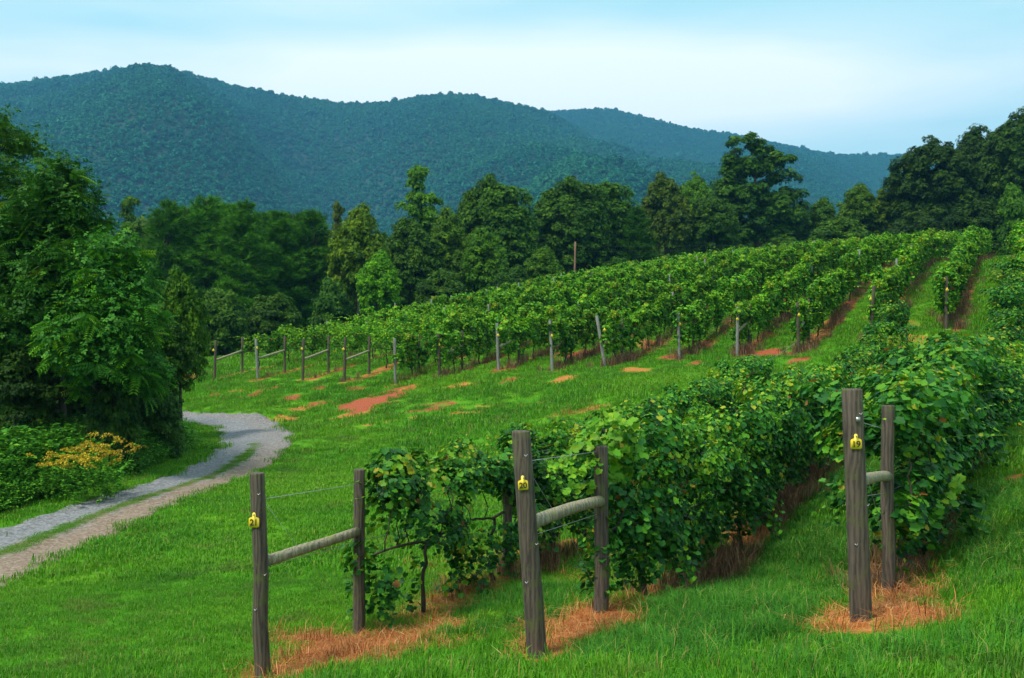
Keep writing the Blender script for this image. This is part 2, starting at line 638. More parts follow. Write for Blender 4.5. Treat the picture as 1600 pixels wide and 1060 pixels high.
# bare clay and straw patches: (photo x, y, half width px, half height px, kind, strength)
PATCH = [(575, 1022, 120, 34, 's', 1), (470, 1000, 60, 10, 's', .9), (700, 985, 70, 16, 's', .7), (930, 985, 75, 17, 's', 1), (860, 1010, 40, 22, 's', .8), (900, 985, 40, 12, 'c', .5),
         (1420, 962, 95, 18, 's', 1), (1400, 930, 45, 20, 's', .8), (1330, 985, 50, 8, 's', .5), (1580, 858, 40, 8, 's', .6), (1595, 750, 25, 12, 'c', .9), (1590, 680, 30, 7, 's', .6), (1345, 905, 22, 8, 'c', .5),
         (590, 628, 48, 12, 'c', 1), (555, 636, 30, 6, 'c', .9), (620, 620, 20, 5, 'c', .8), (690, 633, 40, 5, 'c', .6), (760, 635, 45, 4, 's', .5), (830, 632, 30, 4, 'c', .5), (500, 632, 14, 6, 'c', .7),
         (335, 618, 11, 4, 'c', .9), (403, 614, 14, 5, 'c', .8), (462, 622, 18, 5, 'c', .8), (370, 612, 14, 3, 's', .7), (430, 655, 60, 6, 's', .6), (520, 655, 70, 5, 's', .55),
         (290, 590, 18, 8, 'c', .6), (1180, 555, 40, 8, 'c', .9), (1010, 540, 25, 8, 's', .8), (900, 553, 40, 6, 'c', .7), (1050, 560, 18, 5, 'c', .7), (780, 578, 25, 5, 'c', .6), (1250, 565, 22, 6, 'c', .7),
         (402, 1056, 34, 9, 's', 1), (838, 1026, 40, 14, 's', 1), (1345, 975, 42, 14, 's', 1), (940, 962, 40, 14, 's', .9),
         (430, 607, 16, 4, 'c', .8), (500, 606, 16, 4, 'c', .8), (560, 608, 20, 4, 'c', .7), (640, 606, 22, 4, 's', .9), (720, 603, 26, 4, 's', .8), (800, 594, 26, 5, 'c', .7), (880, 592, 26, 5, 's', .8),
         (985, 580, 26, 5, 's', .8), (1085, 570, 24, 5, 'c', .7), (470, 640, 26, 4, 's', .8), (560, 648, 60, 4, 's', .8), (650, 643, 50, 4, 'c', .7), (730, 645, 40, 3, 's', .8), (640, 655, 60, 4, 's', .6), (930, 640, 30, 4, 's', .6),
         (870, 650, 30, 3, 's', .4), (345, 405 + 360, 20, 5, 's', .3), (700, 880, 60, 14, 's', .35), (800, 880, 60, 20, 's', .4), (880, 900, 50, 18, 's', .35),
         (60, 1040, 10, 3, 's', .4), (640, 850, 40, 10, 's', .15), (1240, 790, 35, 14, 'c', .8), (1420, 530, 30, 22, 's', .5), (1395, 500, 22, 20, 'c', .5)]
PW = []
for (a, b, hw_, hh, kd, st) in PATCH:
    cx, cy = at(a, b)
    if cy > 139: continue
    d2 = at(a, b - hh)[1]
    d1 = at(a, b + hh)[1]
    PW.append((cx, cy, hw_ / F * cy, max(.12, min((d2 - d1) / 2, 3.0)), kd, st))


def masks(x, y):
    clay = np.zeros(len(x))
    straw = np.zeros(len(x))
    nz = snoise(x, y, 11, 4, 2.3)
    nz2 = snoise(x, y, 12, 3, 5.0)
    for (cx, cy, rx, ry, kd, st) in PW:
        q = np.sqrt(((x - cx) / (rx * 1.15)) ** 2 + ((y - cy) / (ry * 1.15)) ** 2) + (.42 if kd == 'c' else .55) * nz + .34 * nz2
        v = st * sstep(1.25, .45, q)
        if kd == 'c': clay = np.maximum(clay, v)
        else: straw = np.maximum(straw, v)
    n = .893 * x - .45 * y
    for row in FAR:
        s = np.abs(n - row['n'] - .12) + .16 * nz
        on = (y > row['d'] - .5) & (y < row['dend'])
        v = sstep(.62, .25, s) * on
        m = .5 + .5 * snoise(x, y, 20 + row['k'], 2, .35)
        clay = np.maximum(clay, v * (.12 + .62 * m))
        straw = np.maximum(straw, v * (.9 - .5 * m))
    for i, row in enumerate(NEAR):
        s = np.abs(n - row['n']) + .14 * nz
        on = sstep(row['inner'][1] - .2, row['inner'][1] + 1.5, y) * (y < 32)
        v = sstep(.62, .3, s) * on
        m = .5 + .5 * snoise(x, y, 50 + i, 2, .6)
        clay = np.maximum(clay, .55 * v * m)
        straw = np.maximum(straw, v * (.85 - .4 * m))
    return clay, straw


def spaced(lo, hi, s0, g, c=0.0):
    out = [c]
    while out[-1] < hi: out.append(out[-1] + max(s0, g * abs(out[-1] - c)))
    neg = [c]
    while neg[-1] > lo: neg.append(neg[-1] - max(s0, g * abs(neg[-1] - c)))
    return np.array(neg[::-1] + out[1:])


def build_ground():
    xs = spaced(-2600, 2600, .12, .014)
    ys = np.concatenate([-spaced(0, 500, .8, .15)[1:][::-1], spaced(0, 2700, .11, .011)])
    X, Y = np.meshgrid(xs, ys)
    Z = H(X, Y)
    xf, yf = X.ravel(), Y.ravel()
    rd, hw = road_dist(xf, yf)
    zf = Z.ravel() - .09 * sstep(hw + .02, hw - .25, rd)
    w = len(xs)
    i = np.arange((len(ys) - 1) * (w - 1))
    a = (i // (w - 1)) * w + i % (w - 1)
    quads = np.stack([a, a + 1, a + w + 1, a + w], 1)
    me = bpy.data.meshes.new('ground')
    me.vertices.add(len(xf))
    me.vertices.foreach_set('co', np.stack([xf, yf, zf], 1).astype(np.float32).ravel())
    me.loops.add(quads.size)
    me.loops.foreach_set('vertex_index', quads.ravel().astype(np.int32))
    me.polygons.add(len(quads))
    me.polygons.foreach_set('loop_start', (np.arange(len(quads)) * 4).astype(np.int32))
    me.polygons.foreach_set('use_smooth', np.ones(len(quads), bool))
    clay, straw = masks(xf, yf)
    far = np.hypot(xf, yf) > 170
    clay[far] = 0
    straw[far] = 0
    for nm, v in (('clay', clay), ('straw', straw)):
        at_ = me.attributes.new(nm, 'FLOAT', 'POINT')
        at_.data.foreach_set('value', v.astype(np.float32))
    me.update(calc_edges=True)
    m, t, p = newmat('ground_cover')
    geo = t.nodes.new('ShaderNodeNewGeometry')
    pos = geo.outputs['Position']
    n1 = noise_node(t, .33, 4, .6, pos)
    n2 = noise_node(t, 2.2, 5, .65, pos)
    n3 = noise_node(t, 22, 4, .7, pos)
    g = ramp_node(t, [(.3, (.028, .115, .005)), (.5, (.066, .225, .006)), (.68, (.145, .28, .010))])
    f = math_node(t, 'ADD', math_node(t, 'MULTIPLY', n1.outputs['Fac'], .55), math_node(t, 'MULTIPLY', n3.outputs['Fac'], .45))
    t.links.new(f, g.inputs['Fac'])
    c = ramp_node(t, [(.3, (.19, .040, .018)), (.55, (.36, .090, .040)), (.75, (.46, .17, .08))])
    t.links.new(n3.outputs['Fac'], c.inputs['Fac'])
    s = ramp_node(t, [(.3, (.20, .060, .018)), (.5, (.42, .155, .035)), (.72, (.55, .28, .09))])
    t.links.new(n3.outputs['Fac'], s.inputs['Fac'])

    def brk(name):
        a = attr(t, name)
        v = math_node(t, 'ADD', a.outputs['Fac'], math_node(t, 'MULTIPLY', math_node(t, 'SUBTRACT', n2.outputs['Fac'], .5), 1.1))
        v = math_node(t, 'ADD', v, math_node(t, 'MULTIPLY', math_node(t, 'SUBTRACT', n3.outputs['Fac'], .5), .8))
        r = t.nodes.new('ShaderNodeMapRange')
        r.interpolation_type = 'SMOOTHSTEP'
        r.inputs['From Min'].default_value = .38
        r.inputs['From Max'].default_value = .66
        t.links.new(v, r.inputs['Value'])
        return math_node(t, 'MULTIPLY', r.outputs[0], math_node(t, 'GREATER_THAN', a.outputs['Fac'], .02))
    col = mixc(t, brk('straw'), g.outputs['Color'], s.outputs['Color'])
    col = mixc(t, brk('clay'), col, c.outputs['Color'])
    t.links.new(col, p.inputs['Base Color'])
    p.inputs['Roughness'].default_value = .95
    p.inputs['Specular IOR Level'].default_value = .1
    b = t.nodes.new('ShaderNodeBump')
    b.inputs['Strength'].default_value = .7
    b.inputs['Distance'].default_value = .05
    t.links.new(n3.outputs['Fac'], b.inputs['Height'])
    t.links.new(b.outputs[0], p.inputs['Normal'])
    me.materials.append(m)
    tag(link('ground', me), kind='structure')


build_ground()


def build_road():
    cols = np.linspace(-1, 1, 15)
    V, U, S = [], [], []
    for i in range(NR):
        for u in cols:
            e = 1 + .07 * math.sin(i * .9 + (3 if u > 0 else 0)) + .05 * math.sin(i * 2.3)
            P = rc[i] + rnorm[i] * (u * rw[i] * e)
            V.append((P[0], P[1], 0))
            U.append(u)
            S.append(rs[i])
    V = np.array(V)
    U, S = np.array(U), np.array(S)
    z = H(V[:, 0], V[:, 1]) + .012
    z -= .035 * np.exp(-((np.abs(U) - .5) / .22) ** 2)            # wheel tracks worn down
    z = np.where(np.abs(U) > .97, z - .09, z)
    V[:, 2] = z
    k = len(cols)
    faces = [(i * k + j, (i + 1) * k + j, (i + 1) * k + j + 1, i * k + j + 1)[::-1] for i in range(NR - 1) for j in range(k - 1)]
    g = G().add(V, faces)
    me = g.mesh('gravel_road', None, smooth=True)
    for nm, v in (('u', U), ('s', S / rs[-1])):
        a = me.attributes.new(nm, 'FLOAT', 'POINT')
        a.data.foreach_set('value', v.astype(np.float32))
    m, t, p = newmat('gravel')
    geo = t.nodes.new('ShaderNodeNewGeometry')
    pos = geo.outputs['Position']
    vor = t.nodes.new('ShaderNodeTexVoronoi')
    vor.inputs['Scale'].default_value = 26
    t.links.new(pos, vor.inputs['Vector'])
    n = noise_node(t, 9, 6, .75, pos)
    nb = noise_node(t, .9, 4, .6, pos)
    u = attr(t, 'u').outputs['Fac']
    s_ = attr(t, 's').outputs['Fac']
    grey = ramp_node(t, [(.25, (.07, .068, .068)), (.5, (.165, .162, .168)), (.75, (.29, .285, .285))])
    f = math_node(t, 'ADD', math_node(t, 'MULTIPLY', n.outputs['Fac'], .6), math_node(t, 'MULTIPLY', vor.outputs['Color'], .4))
    t.links.new(f, grey.inputs['Fac'])
    brown = ramp_node(t, [(.25, (.10, .060, .038)), (.5, (.205, .140, .095)), (.75, (.31, .245, .185))])
    t.links.new(f, brown.inputs['Fac'])
    # the outer track is clay coloured, the inner one grey gravel; at the bend it is nearly all grey
    bm = t.nodes.new('ShaderNodeMapRange')
    bm.interpolation_type = 'SMOOTHSTEP'
    bm.inputs['From Min'].default_value = -.15
    bm.inputs['From Max'].default_value = .35
    t.links.new(math_node(t, 'ADD', u, math_node(t, 'MULTIPLY', math_node(t, 'SUBTRACT', nb.outputs['Fac'], .5), .9)), bm.inputs['Value'])
    bend = t.nodes.new('ShaderNodeMapRange')
    bend.inputs['From Min'].default_value = .60
    bend.inputs['From Max'].default_value = .44
    bend.inputs['To Min'].default_value = .25
    t.links.new(s_, bend.inputs['Value'])
    col = mixc(t, math_node(t, 'MULTIPLY', bm.outputs[0], bend.outputs[0]), grey.outputs['Color'], brown.outputs['Color'])
    # strip of dirt and grass roots between the wheel tracks, and at the verges
    md = t.nodes.new('ShaderNodeMapRange')
    md.interpolation_type = 'SMOOTHSTEP'
    md.inputs['From Min'].default_value = .18
    md.inputs['From Max'].default_value = .05
    ua = math_node(t, 'ADD', math_node(t, 'ABSOLUTE', math_node(t, 'SUBTRACT', u, .02)), math_node(t, 'MULTIPLY', math_node(t, 'SUBTRACT', n.outputs['Fac'], .5), .3))
    t.links.new(ua, md.inputs['Value'])
    far = t.nodes.new('ShaderNodeMapRange')
    far.inputs['From Min'].default_value = .62
    far.inputs['From Max'].default_value = .52
    t.links.new(s_, far.inputs['Value'])
    col = mixc(t, math_node(t, 'MULTIPLY', md.outputs[0], far.outputs[0]), col, (.10, .105, .025))
    ed = t.nodes.new('ShaderNodeMapRange')
    ed.interpolation_type = 'SMOOTHSTEP'
    ed.inputs['From Min'].default_value = .86
    ed.inputs['From Max'].default_value = 1.0
    t.links.new(math_node(t, 'ADD', math_node(t, 'ABSOLUTE', u), math_node(t, 'MULTIPLY', math_node(t, 'SUBTRACT', n.outputs['Fac'], .5), .35)), ed.inputs['Value'])
    col = mixc(t, math_node(t, 'MULTIPLY', ed.outputs[0], .8), col, (.17, .085, .035))
    t.links.new(col, p.inputs['Base Color'])
    p.inputs['Roughness'].default_value = .95
    b = t.nodes.new('ShaderNodeBump')
    b.inputs['Strength'].default_value = .8
    b.inputs['Distance'].default_value = .03
    t.links.new(f, b.inputs['Height'])
    t.links.new(b.outputs[0], p.inputs['Normal'])
    me.materials.append(m)
    tag(link('gravel_road', me), kind='structure')


build_road()


# ------------------------------------------------------------------ scatter (only for uncountable ground cover and far woods)
def scatter(name, P, rot, scl, idx, sources):
    me = bpy.data.meshes.new(name)
    n = len(P)
    me.vertices.add(n)
    me.vertices.foreach_set('co', P.astype(np.float32).ravel())
    a = me.attributes.new('rot', 'FLOAT_VECTOR', 'POINT')
    a.data.foreach_set('vector', rot.astype(np.float32).ravel())
    a = me.attributes.new('scl', 'FLOAT_VECTOR', 'POINT')
    if scl.ndim == 1: scl = np.repeat(scl[:, None], 3, 1)
    a.data.foreach_set('vector', scl.astype(np.float32).ravel())
    a = me.attributes.new('idx', 'INT', 'POINT')
    a.data.foreach_set('value', idx.astype(np.int32))
    o = link(name, me)
    ng = bpy.data.node_groups.new(name, 'GeometryNodeTree')
    ng.interface.new_socket('Geometry', in_out='INPUT', socket_type='NodeSocketGeometry')
    ng.interface.new_socket('Geometry', in_out='OUTPUT', socket_type='NodeSocketGeometry')
    gi = ng.nodes.new('NodeGroupInput')
    go = ng.nodes.new('NodeGroupOutput')
    iop = ng.nodes.new('GeometryNodeInstanceOnPoints')
    jn = ng.nodes.new('GeometryNodeJoinGeometry')
    for s in reversed(sources):
        oi = ng.nodes.new('GeometryNodeObjectInfo')
        oi.inputs['Object'].default_value = s
        oi.inputs['As Instance'].default_value = True
        ng.links.new(oi.outputs['Geometry'], jn.inputs[0])
    def named(nm, ty):
        x = ng.nodes.new('GeometryNodeInputNamedAttribute')
        x.data_type = ty
        x.inputs['Name'].default_value = nm
        return x.outputs[0]
    ng.links.new(gi.outputs[0], iop.inputs['Points'])
    ng.links.new(jn.outputs[0], iop.inputs['Instance'])
    iop.inputs['Pick Instance'].default_value = True
    ng.links.new(named('idx', 'INT'), iop.inputs['Instance Index'])
    e2r = ng.nodes.new('FunctionNodeEulerToRotation')
    ng.links.new(named('rot', 'FLOAT_VECTOR'), e2r.inputs[0])
    ng.links.new(e2r.outputs[0], iop.inputs['Rotation'])
    ng.links.new(named('scl', 'FLOAT_VECTOR'), iop.inputs['Scale'])
    ng.links.new(iop.outputs[0], go.inputs[0])
    md = o.modifiers.new('scatter', 'NODES')
    md.node_group = ng
    o['kind'] = 'stuff'
    return o


def source(name, me):
    return bpy.data.objects.new(name, me)


# ------------------------------------------------------------------ mountains
PROF1 = np.array([(-700, 190), (-400, 175), (-150, 150), (0, 130), (100, 115), (200, 101), (260, 99), (310, 106), (370, 124), (450, 141), (540, 153), (600, 151), (680, 139),
                  (725, 138), (780, 149), (860, 166), (930, 205), (1000, 243), (1150, 300), (1300, 350), (1600, 420), (2200, 480)], float)
PROF2 = np.array([(-700, 260), (300, 230), (700, 190), (860, 168), (945, 163), (1000, 176), (1080, 196), (1150, 206), (1220, 222), (1290, 236), (1420, 236), (1500, 228), (1650, 215), (1900, 250), (2400, 330)], float)
D1, W1, D2, W2 = 1700.0, 1150.0, 2300.0, 1250.0


def mount(X, Y):
    def ridge(P, D, W, seed, trees, sp):
        Yr = D + 60 * np.sin(X / 310 + seed)
        t = (Yr - Y) / W
        warp = 130 * np.sin(Y / 260 + seed * 2 + X / 700) * np.clip(t, 0, 1)
        xs = (P[:, 0] - 800) / F * D
        hs = (530 - P[:, 1]) / F * D - trees
        h = np.interp(X + warp, xs, hs)
        h = .35 * h + .65 * .5 * (np.interp(X + warp - 14, xs, hs) + np.interp(X + warp + 14, xs, hs))
        tc = np.clip(t, 0, 1)
        z = h * (1 - tc) ** 1.1
        z = z * Yr / D
        spur = np.sin(X / 105 + seed + 1.2 * np.sin(Y / 300 + seed)) + .6 * np.sin(X / 57 + 2 * seed + 1.5 * np.sin(Y / 190))
        z = z + sp * spur * np.sin(np.pi * np.clip(tc, 0, 1)) ** 1.0 * np.clip(tc * 4, 0, 1)
        z = z + 9 * snoise(X, Y, 90 + int(seed), 3, .02) * np.clip(tc * 6, 0, 1)
        back = np.clip((Y - Yr) / 900, 0, 1)
        z = np.where(Y > Yr, h * Yr / D * (1 - back ** 1.5), z)
        return z
    return np.maximum(ridge(PROF1, D1, W1, 1, 12, 58), ridge(PROF2, D2, W2, 2.6, 11, 34)) - 22 * sstep(900, 500, Y)


def build_mountains():
    xs = np.linspace(-1900, 1900, 191)
    ys = np.linspace(520, 2660, 120)
    X, Y = np.meshgrid(xs, ys)
    Z = mount(X, Y) - 1.5
    w = len(xs)
    i = np.arange((len(ys) - 1) * (w - 1))
    a = (i // (w - 1)) * w + i % (w - 1)
    g = G()
    g.v.append(np.stack([X.ravel(), Y.ravel(), Z.ravel()], 1))
    g.idx.append(np.stack([a, a + 1, a + w + 1, a + w], 1).ravel())
    g.size.append(np.full(len(a), 4))
    g.var.append(np.zeros(len(a)))
    m, t, p = newmat('forest_floor')
    geo = t.nodes.new('ShaderNodeNewGeometry')
    n = noise_node(t, .05, 5, .6, geo.outputs['Position'])
    r = ramp_node(t, [(.3, (.008, .03, .012)), (.7, (.016, .055, .018))])
    t.links.new(n.outputs['Fac'], r.inputs['Fac'])
    t.links.new(r.outputs['Color'], p.inputs['Base Color'])
    p.inputs['Roughness'].default_value = 1
    tag(link('hills', g.mesh('hills', m, True)), kind='structure')
    # woods covering the slopes
    srcs = []
    T = np.array([(-.5, 0, 0), (.5, 0, 0), (.32, .75, .12), (-.32, .75, .12)])
    for v in range(5):
        n = 150
        d = rdir(n)
        d[:, 2] = np.abs(d[:, 2]) * 1.1 - .25
        d = norm(d)
        c = np.array([(rng.uniform(-.4, .4), rng.uniform(-.4, .4), rng.uniform(-.15, .35)) for _ in range(5)])
        P = c[rng.integers(0, 5, n)] * 4.0 + d * np.array([3.4, 3.4, 3.9]) * rng.uniform(.7, 1.08, n)[:, None] + np.array([0, 0, 4.0])
        if v == 4: P *= np.array([.6, .6, 1.35])
        M = frames(d + .5 * rdir(n), rdir(n) + np.array([0, 0, -.5]), rng.uniform(1.3, 2.5, n))
        gg = G().stamp(P, M, T, [(0, 1, 2, 3)], np.clip(rng.normal(.45, .25, n), 0, 1))
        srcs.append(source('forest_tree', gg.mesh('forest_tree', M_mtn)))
    N = 420000
    Y = np.sqrt(rng.uniform(560 ** 2, 2380 ** 2, N))
    X = Y * rng.uniform(-.82, .78, N)
    Z = mount(X, Y)
    Zb = mount(X, Y - 12)
    keep = (Z > Zb - 5.5)
    # one tree per 7.6 m cell
    key = (np.floor(X / 4.9).astype(int) * 100000 + np.floor(Y / 5.4).astype(int))
    _, first = np.unique(key, return_index=True)
    sel = np.zeros(N, bool)
    sel[first] = True
    keep &= sel & (Z > 2)
    X, Y, Z = X[keep], Y[keep], Z[keep]
    n = len(X)
    rot = np.stack([np.zeros(n), np.zeros(n), rng.uniform(0, 6.28, n)], 1)
    s = rng.lognormal(-.55, .28, n)
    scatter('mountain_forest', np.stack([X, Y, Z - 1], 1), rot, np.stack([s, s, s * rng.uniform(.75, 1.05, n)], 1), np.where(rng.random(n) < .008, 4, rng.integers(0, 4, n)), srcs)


build_mountains()

# ------------------------------------------------------------------ leaf templates
T_GRAPE = np.array([(0, 0, 0), (.22, -.16, .03), (.50, -.02, .10), (.44, .22, .07), (.60, .46, .15), (.36, .56, .05), (.27, .76, .05), (0, .88, -.08),
                    (-.27, .76, .05), (-.36, .56, .05), (-.60, .46, .15), (-.44, .22, .07), (-.50, -.02, .10), (-.22, -.16, .03)])
F_GRAPE = [(0, 1, 2, 3), (0, 3, 4, 5), (0, 5, 6, 7), (0, 7, 8, 9), (0, 9, 10, 11), (0, 11, 12, 13)]
T_LEAF = np.array([(0, 0, 0), (.34, .42, .09), (0, 1, -.06), (-.34, .42, .09)])
F_LEAF = [(0, 1, 2), (0, 2, 3)]
T_VINEF = np.array([(0, 0, 0), (.46, .05, .1), (.42, .6, .1), (0, 1, -.1), (-.42, .6, .1), (-.46, .05, .1)])
F_VINEF = [(0, 1, 2, 3), (0, 3, 4, 5)]


def sprig():
    V, Fc = [], []
    r = np.random.default_rng(5)
    for k, (ang, off, up) in enumerate(((8, .42, -.12), (52, .20, .12), (-47, .28, -.05), (-80, -.05, .1))):
        a = R(ang)
        c, s = math.cos(a), math.sin(a)
        for p in T_LEAF * .60:
            V.append((p[0] * c - p[1] * s, p[0] * s + p[1] * c + off, p[2] + up * p[1] * 1.6))
        Fc += [(4 * k, 4 * k + 1, 4 * k + 2), (4 * k, 4 * k + 2, 4 * k + 3)]
    return np.array(V), Fc


T_SPRIG, F_SPRIG = sprig()


def frond(n=8, L=1.0, w=.062, ll=.27):
    V, Fc = [], []
    for i in range(n):
        y = .16 + .84 * i / (n - 1)
        z = -.34 * y * y
        l = ll * (1 - .45 * abs(y - .5))
        for s in (-1, 1):
            b = len(V)
            V += [(0, y, z), (s * l * .45, y + .02 + w, z + .015), (s * l, y + .10, z - .09), (s * l * .5, y - w * .8 + .03, z + .0)]
            Fc.append((b, b + 1, b + 2, b + 3) if s > 0 else (b, b + 3, b + 2, b + 1))
    return np.array(V), Fc


T_FROND, F_FROND = frond()


def tuft():
    V, Fc = [], []
    r = np.random.default_rng(2)
    for k in range(9):
        d = norm(np.array([r.normal(0, .55), 1.0 * r.uniform(.3, 1), r.normal(0, .5)]))
        sd = norm(np.cross(d, r.standard_normal(3))) * .05
        b = len(V)
        V += [tuple(-sd), tuple(sd), tuple(d * r.uniform(.7, 1.1))]
        Fc.append((b, b + 1, b + 2))
    return np.array(V), Fc


T_TUFT, F_TUFT = tuft()


# ------------------------------------------------------------------ grapevines (local: row runs along Y, base at origin)
def vine_trunk(seed, spread=1.05):
    r = np.random.default_rng(seed)
    g = G()
    z = np.linspace(-.08, .95, 9)
    lx = np.cumsum(r.normal(0, .022, 9))
    ly = np.cumsum(r.normal(0, .03, 9))
    pts = np.stack([lx, ly, z], 1)
    g.tube(pts, np.linspace(.036, .022, 9) * r.uniform(.85, 1.2), 7, wob=.12)
    top = pts[-1]
    for sgn in (-1, 1):
        y = np.linspace(0, spread, 8) * sgn
        arm = np.stack([top[0] + np.cumsum(r.normal(0, .012, 8)), top[1] + y, top[2] + .06 * np.sin(np.linspace(0, 2.2, 8)) + np.cumsum(r.normal(0, .012, 8))], 1)
        g.tube(arm, np.linspace(.02, .012, 8), 6, wob=.1)
        for q in range(3):
            b = arm[2 + q * 2]
            h = r.uniform(.35, .8)
            cane = np.stack([b[0] + np.cumsum(r.normal(0, .04, 6)), b[1] + np.cumsum(r.normal(0, .05, 6)), b[2] + np.linspace(0, h, 6)], 1)
            g.tube(cane, np.linspace(.009, .005, 6), 5)
    return g


def vine_foliage(seed, n, size, T, TF, low=.45, high=1.95, thick=.42, half=1.25, shoots=10, holes=.15, hang=.5, crs=1.0, nc=34):
    r = np.random.default_rng(seed)
    g = G()
    # clumpy curtain
    cy = r.uniform(-half, half, nc)
    cz = low + (high - low) * r.beta(1.9, 1.25, nc)
    cx = r.normal(0, thick * .45, nc) * (0.35 + .85 * sstep(low - .1, high - .5, cz))
    cr = r.uniform(.13, .30, nc) * crs
    cz = np.where(r.random(nc) < .12, high + r.uniform(0, .16, nc), cz)
    k = r.integers(0, nc, n)
    d = norm(r.standard_normal((n, 3)))
    P = np.stack([cx[k], cy[k], cz[k]], 1) + d * cr[k][:, None] * (r.uniform(.45, 1.05, n) ** .6)[:, None] * np.array([.95, 1.15, 1.0])
    # hanging lower strands
    ns = int(n * .16)
    st = r.integers(0, 14, ns)
    sy = r.uniform(-half, half, 14)
    sx = r.normal(0, thick * .5, 14)
    sl = r.uniform(.2, hang, 14)
    u = r.uniform(0, 1, ns)
    P[:ns] = np.stack([sx[st] + r.normal(0, .06, ns), sy[st] + r.normal(0, .07, ns), low + .35 - u * (sl[st] + .2)], 1)
    P[:, 2] = np.maximum(P[:, 2], .14)
    out = np.stack([np.sign(P[:, 0]) * (.35 + np.abs(P[:, 0])), .15 * r.standard_normal(n), np.full(n, .45)], 1)
    nrm = norm(out) * .7 + .6 * d + .55 * norm(r.standard_normal((n, 3)))
    nrm[:, 2] = np.abs(nrm[:, 2]) + .15
    tip = np.stack([np.sign(P[:, 0]) * .3 + r.normal(0, .6, n), r.normal(0, .8, n), r.normal(-.45, .5, n)], 1)
    sz = size * r.uniform(.55, 1.15, n)
    cv = r.normal(0, .14, nc)
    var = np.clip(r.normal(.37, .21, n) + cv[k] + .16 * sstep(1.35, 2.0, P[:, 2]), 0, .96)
    odd = r.random(n)
    var = np.where(odd > .992, .985, np.where(odd > .989, 1.0, var))
    keep = np.ones(n, bool)
    for _ in range(5):
        hy, hz = r.uniform(-half, half), r.uniform(low, high)
        keep &= ((P[:, 1] - hy) ** 2 + (P[:, 2] - hz) ** 2) > (holes * r.uniform(.4, 1)) ** 2
    g.stamp(P[keep], frames(nrm, tip, sz)[keep], T, TF, var[keep])
    # free shoots with young leaves
    for s in range(shoots):
        base = np.array([r.normal(0, thick * .4), r.uniform(-half, half), high - r.uniform(.05, .5)])
        d0 = np.array([r.normal(0, .55), r.normal(0, .5), r.uniform(.3, 1.1)])
        L = r.uniform(.3, .75)
        t = np.linspace(0, 1, 12)[:, None]
        path = base + norm(d0) * L * t + np.array([0, 0, -.28]) * t ** 2 * L + np.array([d0[0], d0[1], 0]) * .25 * t ** 2
        g.tube(path[::3], .004, 3, var=.7, cap=False)
        m = len(path)
        nn = np.stack([r.normal(0, .5, m), r.normal(0, .5, m), np.full(m, .8)], 1)
        tt = norm(r.standard_normal((m, 3))) + np.array([0, 0, -.4])
        g.stamp(path, frames(nn, tt, size * np.linspace(.85, .35, m) * r.uniform(.8, 1.1)), T, TF, np.clip(r.normal(.68, .12, m) + np.linspace(0, .12, m), 0, .95))
    return g


NV, FV = 4, 4
near_meshes = [(vine_foliage(100 + i, 6000, .078, T_GRAPE, F_GRAPE, .60, 1.98, .44, 1.2, 16, .22, .5, nc=40).mesh('vine_foliage', M_vine_near),
                vine_trunk(200 + i).mesh('vine_trunk', M_vinebark, True)) for i in range(NV)]
sparse_meshes = [(vine_foliage(140 + i, 3700, .080, T_GRAPE, F_GRAPE, .50, 2.0, .36, 1.05, 22, .32, .8, nc=30).mesh('vine_foliage', M_vine_near),
                  vine_trunk(240 + i).mesh('vine_trunk', M_vinebark, True)) for i in range(3)]
far_meshes = [(vine_foliage(300 + i, 1700, .135, T_VINEF, F_VINEF, .66, 1.82, .20, 1.3, 12, .15, .4, .78, 28).mesh('vine_foliage', M_vine_far),
               vine_trunk(400 + i).mesh('vine_trunk', M_vinebark, True)) for i in range(FV)]
farsparse_meshes = [(vine_foliage(340 + i, 1000, .125, T_VINEF, F_VINEF, .85, 1.80, .36, 1.25, 10, .25, .35, .9, 24).mesh('vine_foliage', M_vine_far),
                     vine_trunk(440 + i).mesh('vine_trunk', M_vinebark, True)) for i in range(2)]

ORD = ['first', 'second', 'third', 'fourth', 'fifth', 'sixth', 'seventh', 'eighth', 'ninth', 'tenth', 'eleventh', 'twelfth', 'thirteenth',
       'fourteenth', 'fifteenth', 'sixteenth', 'seventeenth', 'eighteenth', 'nineteenth', 'twentieth', 'twenty-first', 'twenty-second', 'twenty-third', 'twenty-fourth']


def place_vine(meshes, x, y, label, group, sc=1.0, flip=False):
    z = Hs(x, y)
    o = empty('grapevine', (x, y, z - .02), ROWANG + (math.pi if flip else 0) + rng.normal(0, .03))
    o.scale = (sc * rng.uniform(.92, 1.1), 1.0, sc)
    tag(o, label, 'grapevine', group)
    link('foliage', meshes[0], o)
    link('trunk', meshes[1], o)
    return o


n_near = 0
near_rows = []
for ri, row in enumerate(NEAR):
    d = row['inner'][1] + (.85, .95, 1.1)[ri]
    i = 0
    while d < (26.5, 33, 37)[ri]:
        x, y = rowpt(row['n'] + (.042 * max(d - 10, 0) if ri == 2 else 0), d)
        x += rng.normal(0, .05)
        if ri == 0 and i < 2: ms = sparse_meshes[i % 3]
        else: ms = near_meshes[(i * 2 + ri + i // 3) % NV]
        sc = (.89, min(.98, .91 + .02 * i), .98)[ri]
        lab = 'dark green grapevine, %s along the row behind the end post tagged %s' % (ORD[i], row['num'])
        if ri == 0 and i == 0: lab = 'thin gappy grapevine at the start of the row behind post 21'
        place_vine(ms, x, y, lab, 'grapevines in the near rows', sc, flip=(i % 2 == 1))
        if ri == 2: C.objects[-1].parent.scale[0] *= 1.2
        near_rows.append((x, y))
        n_near += 1
        i += 1
        d += (1.75 if ri == 0 and i < 3 else 2.05) * .893


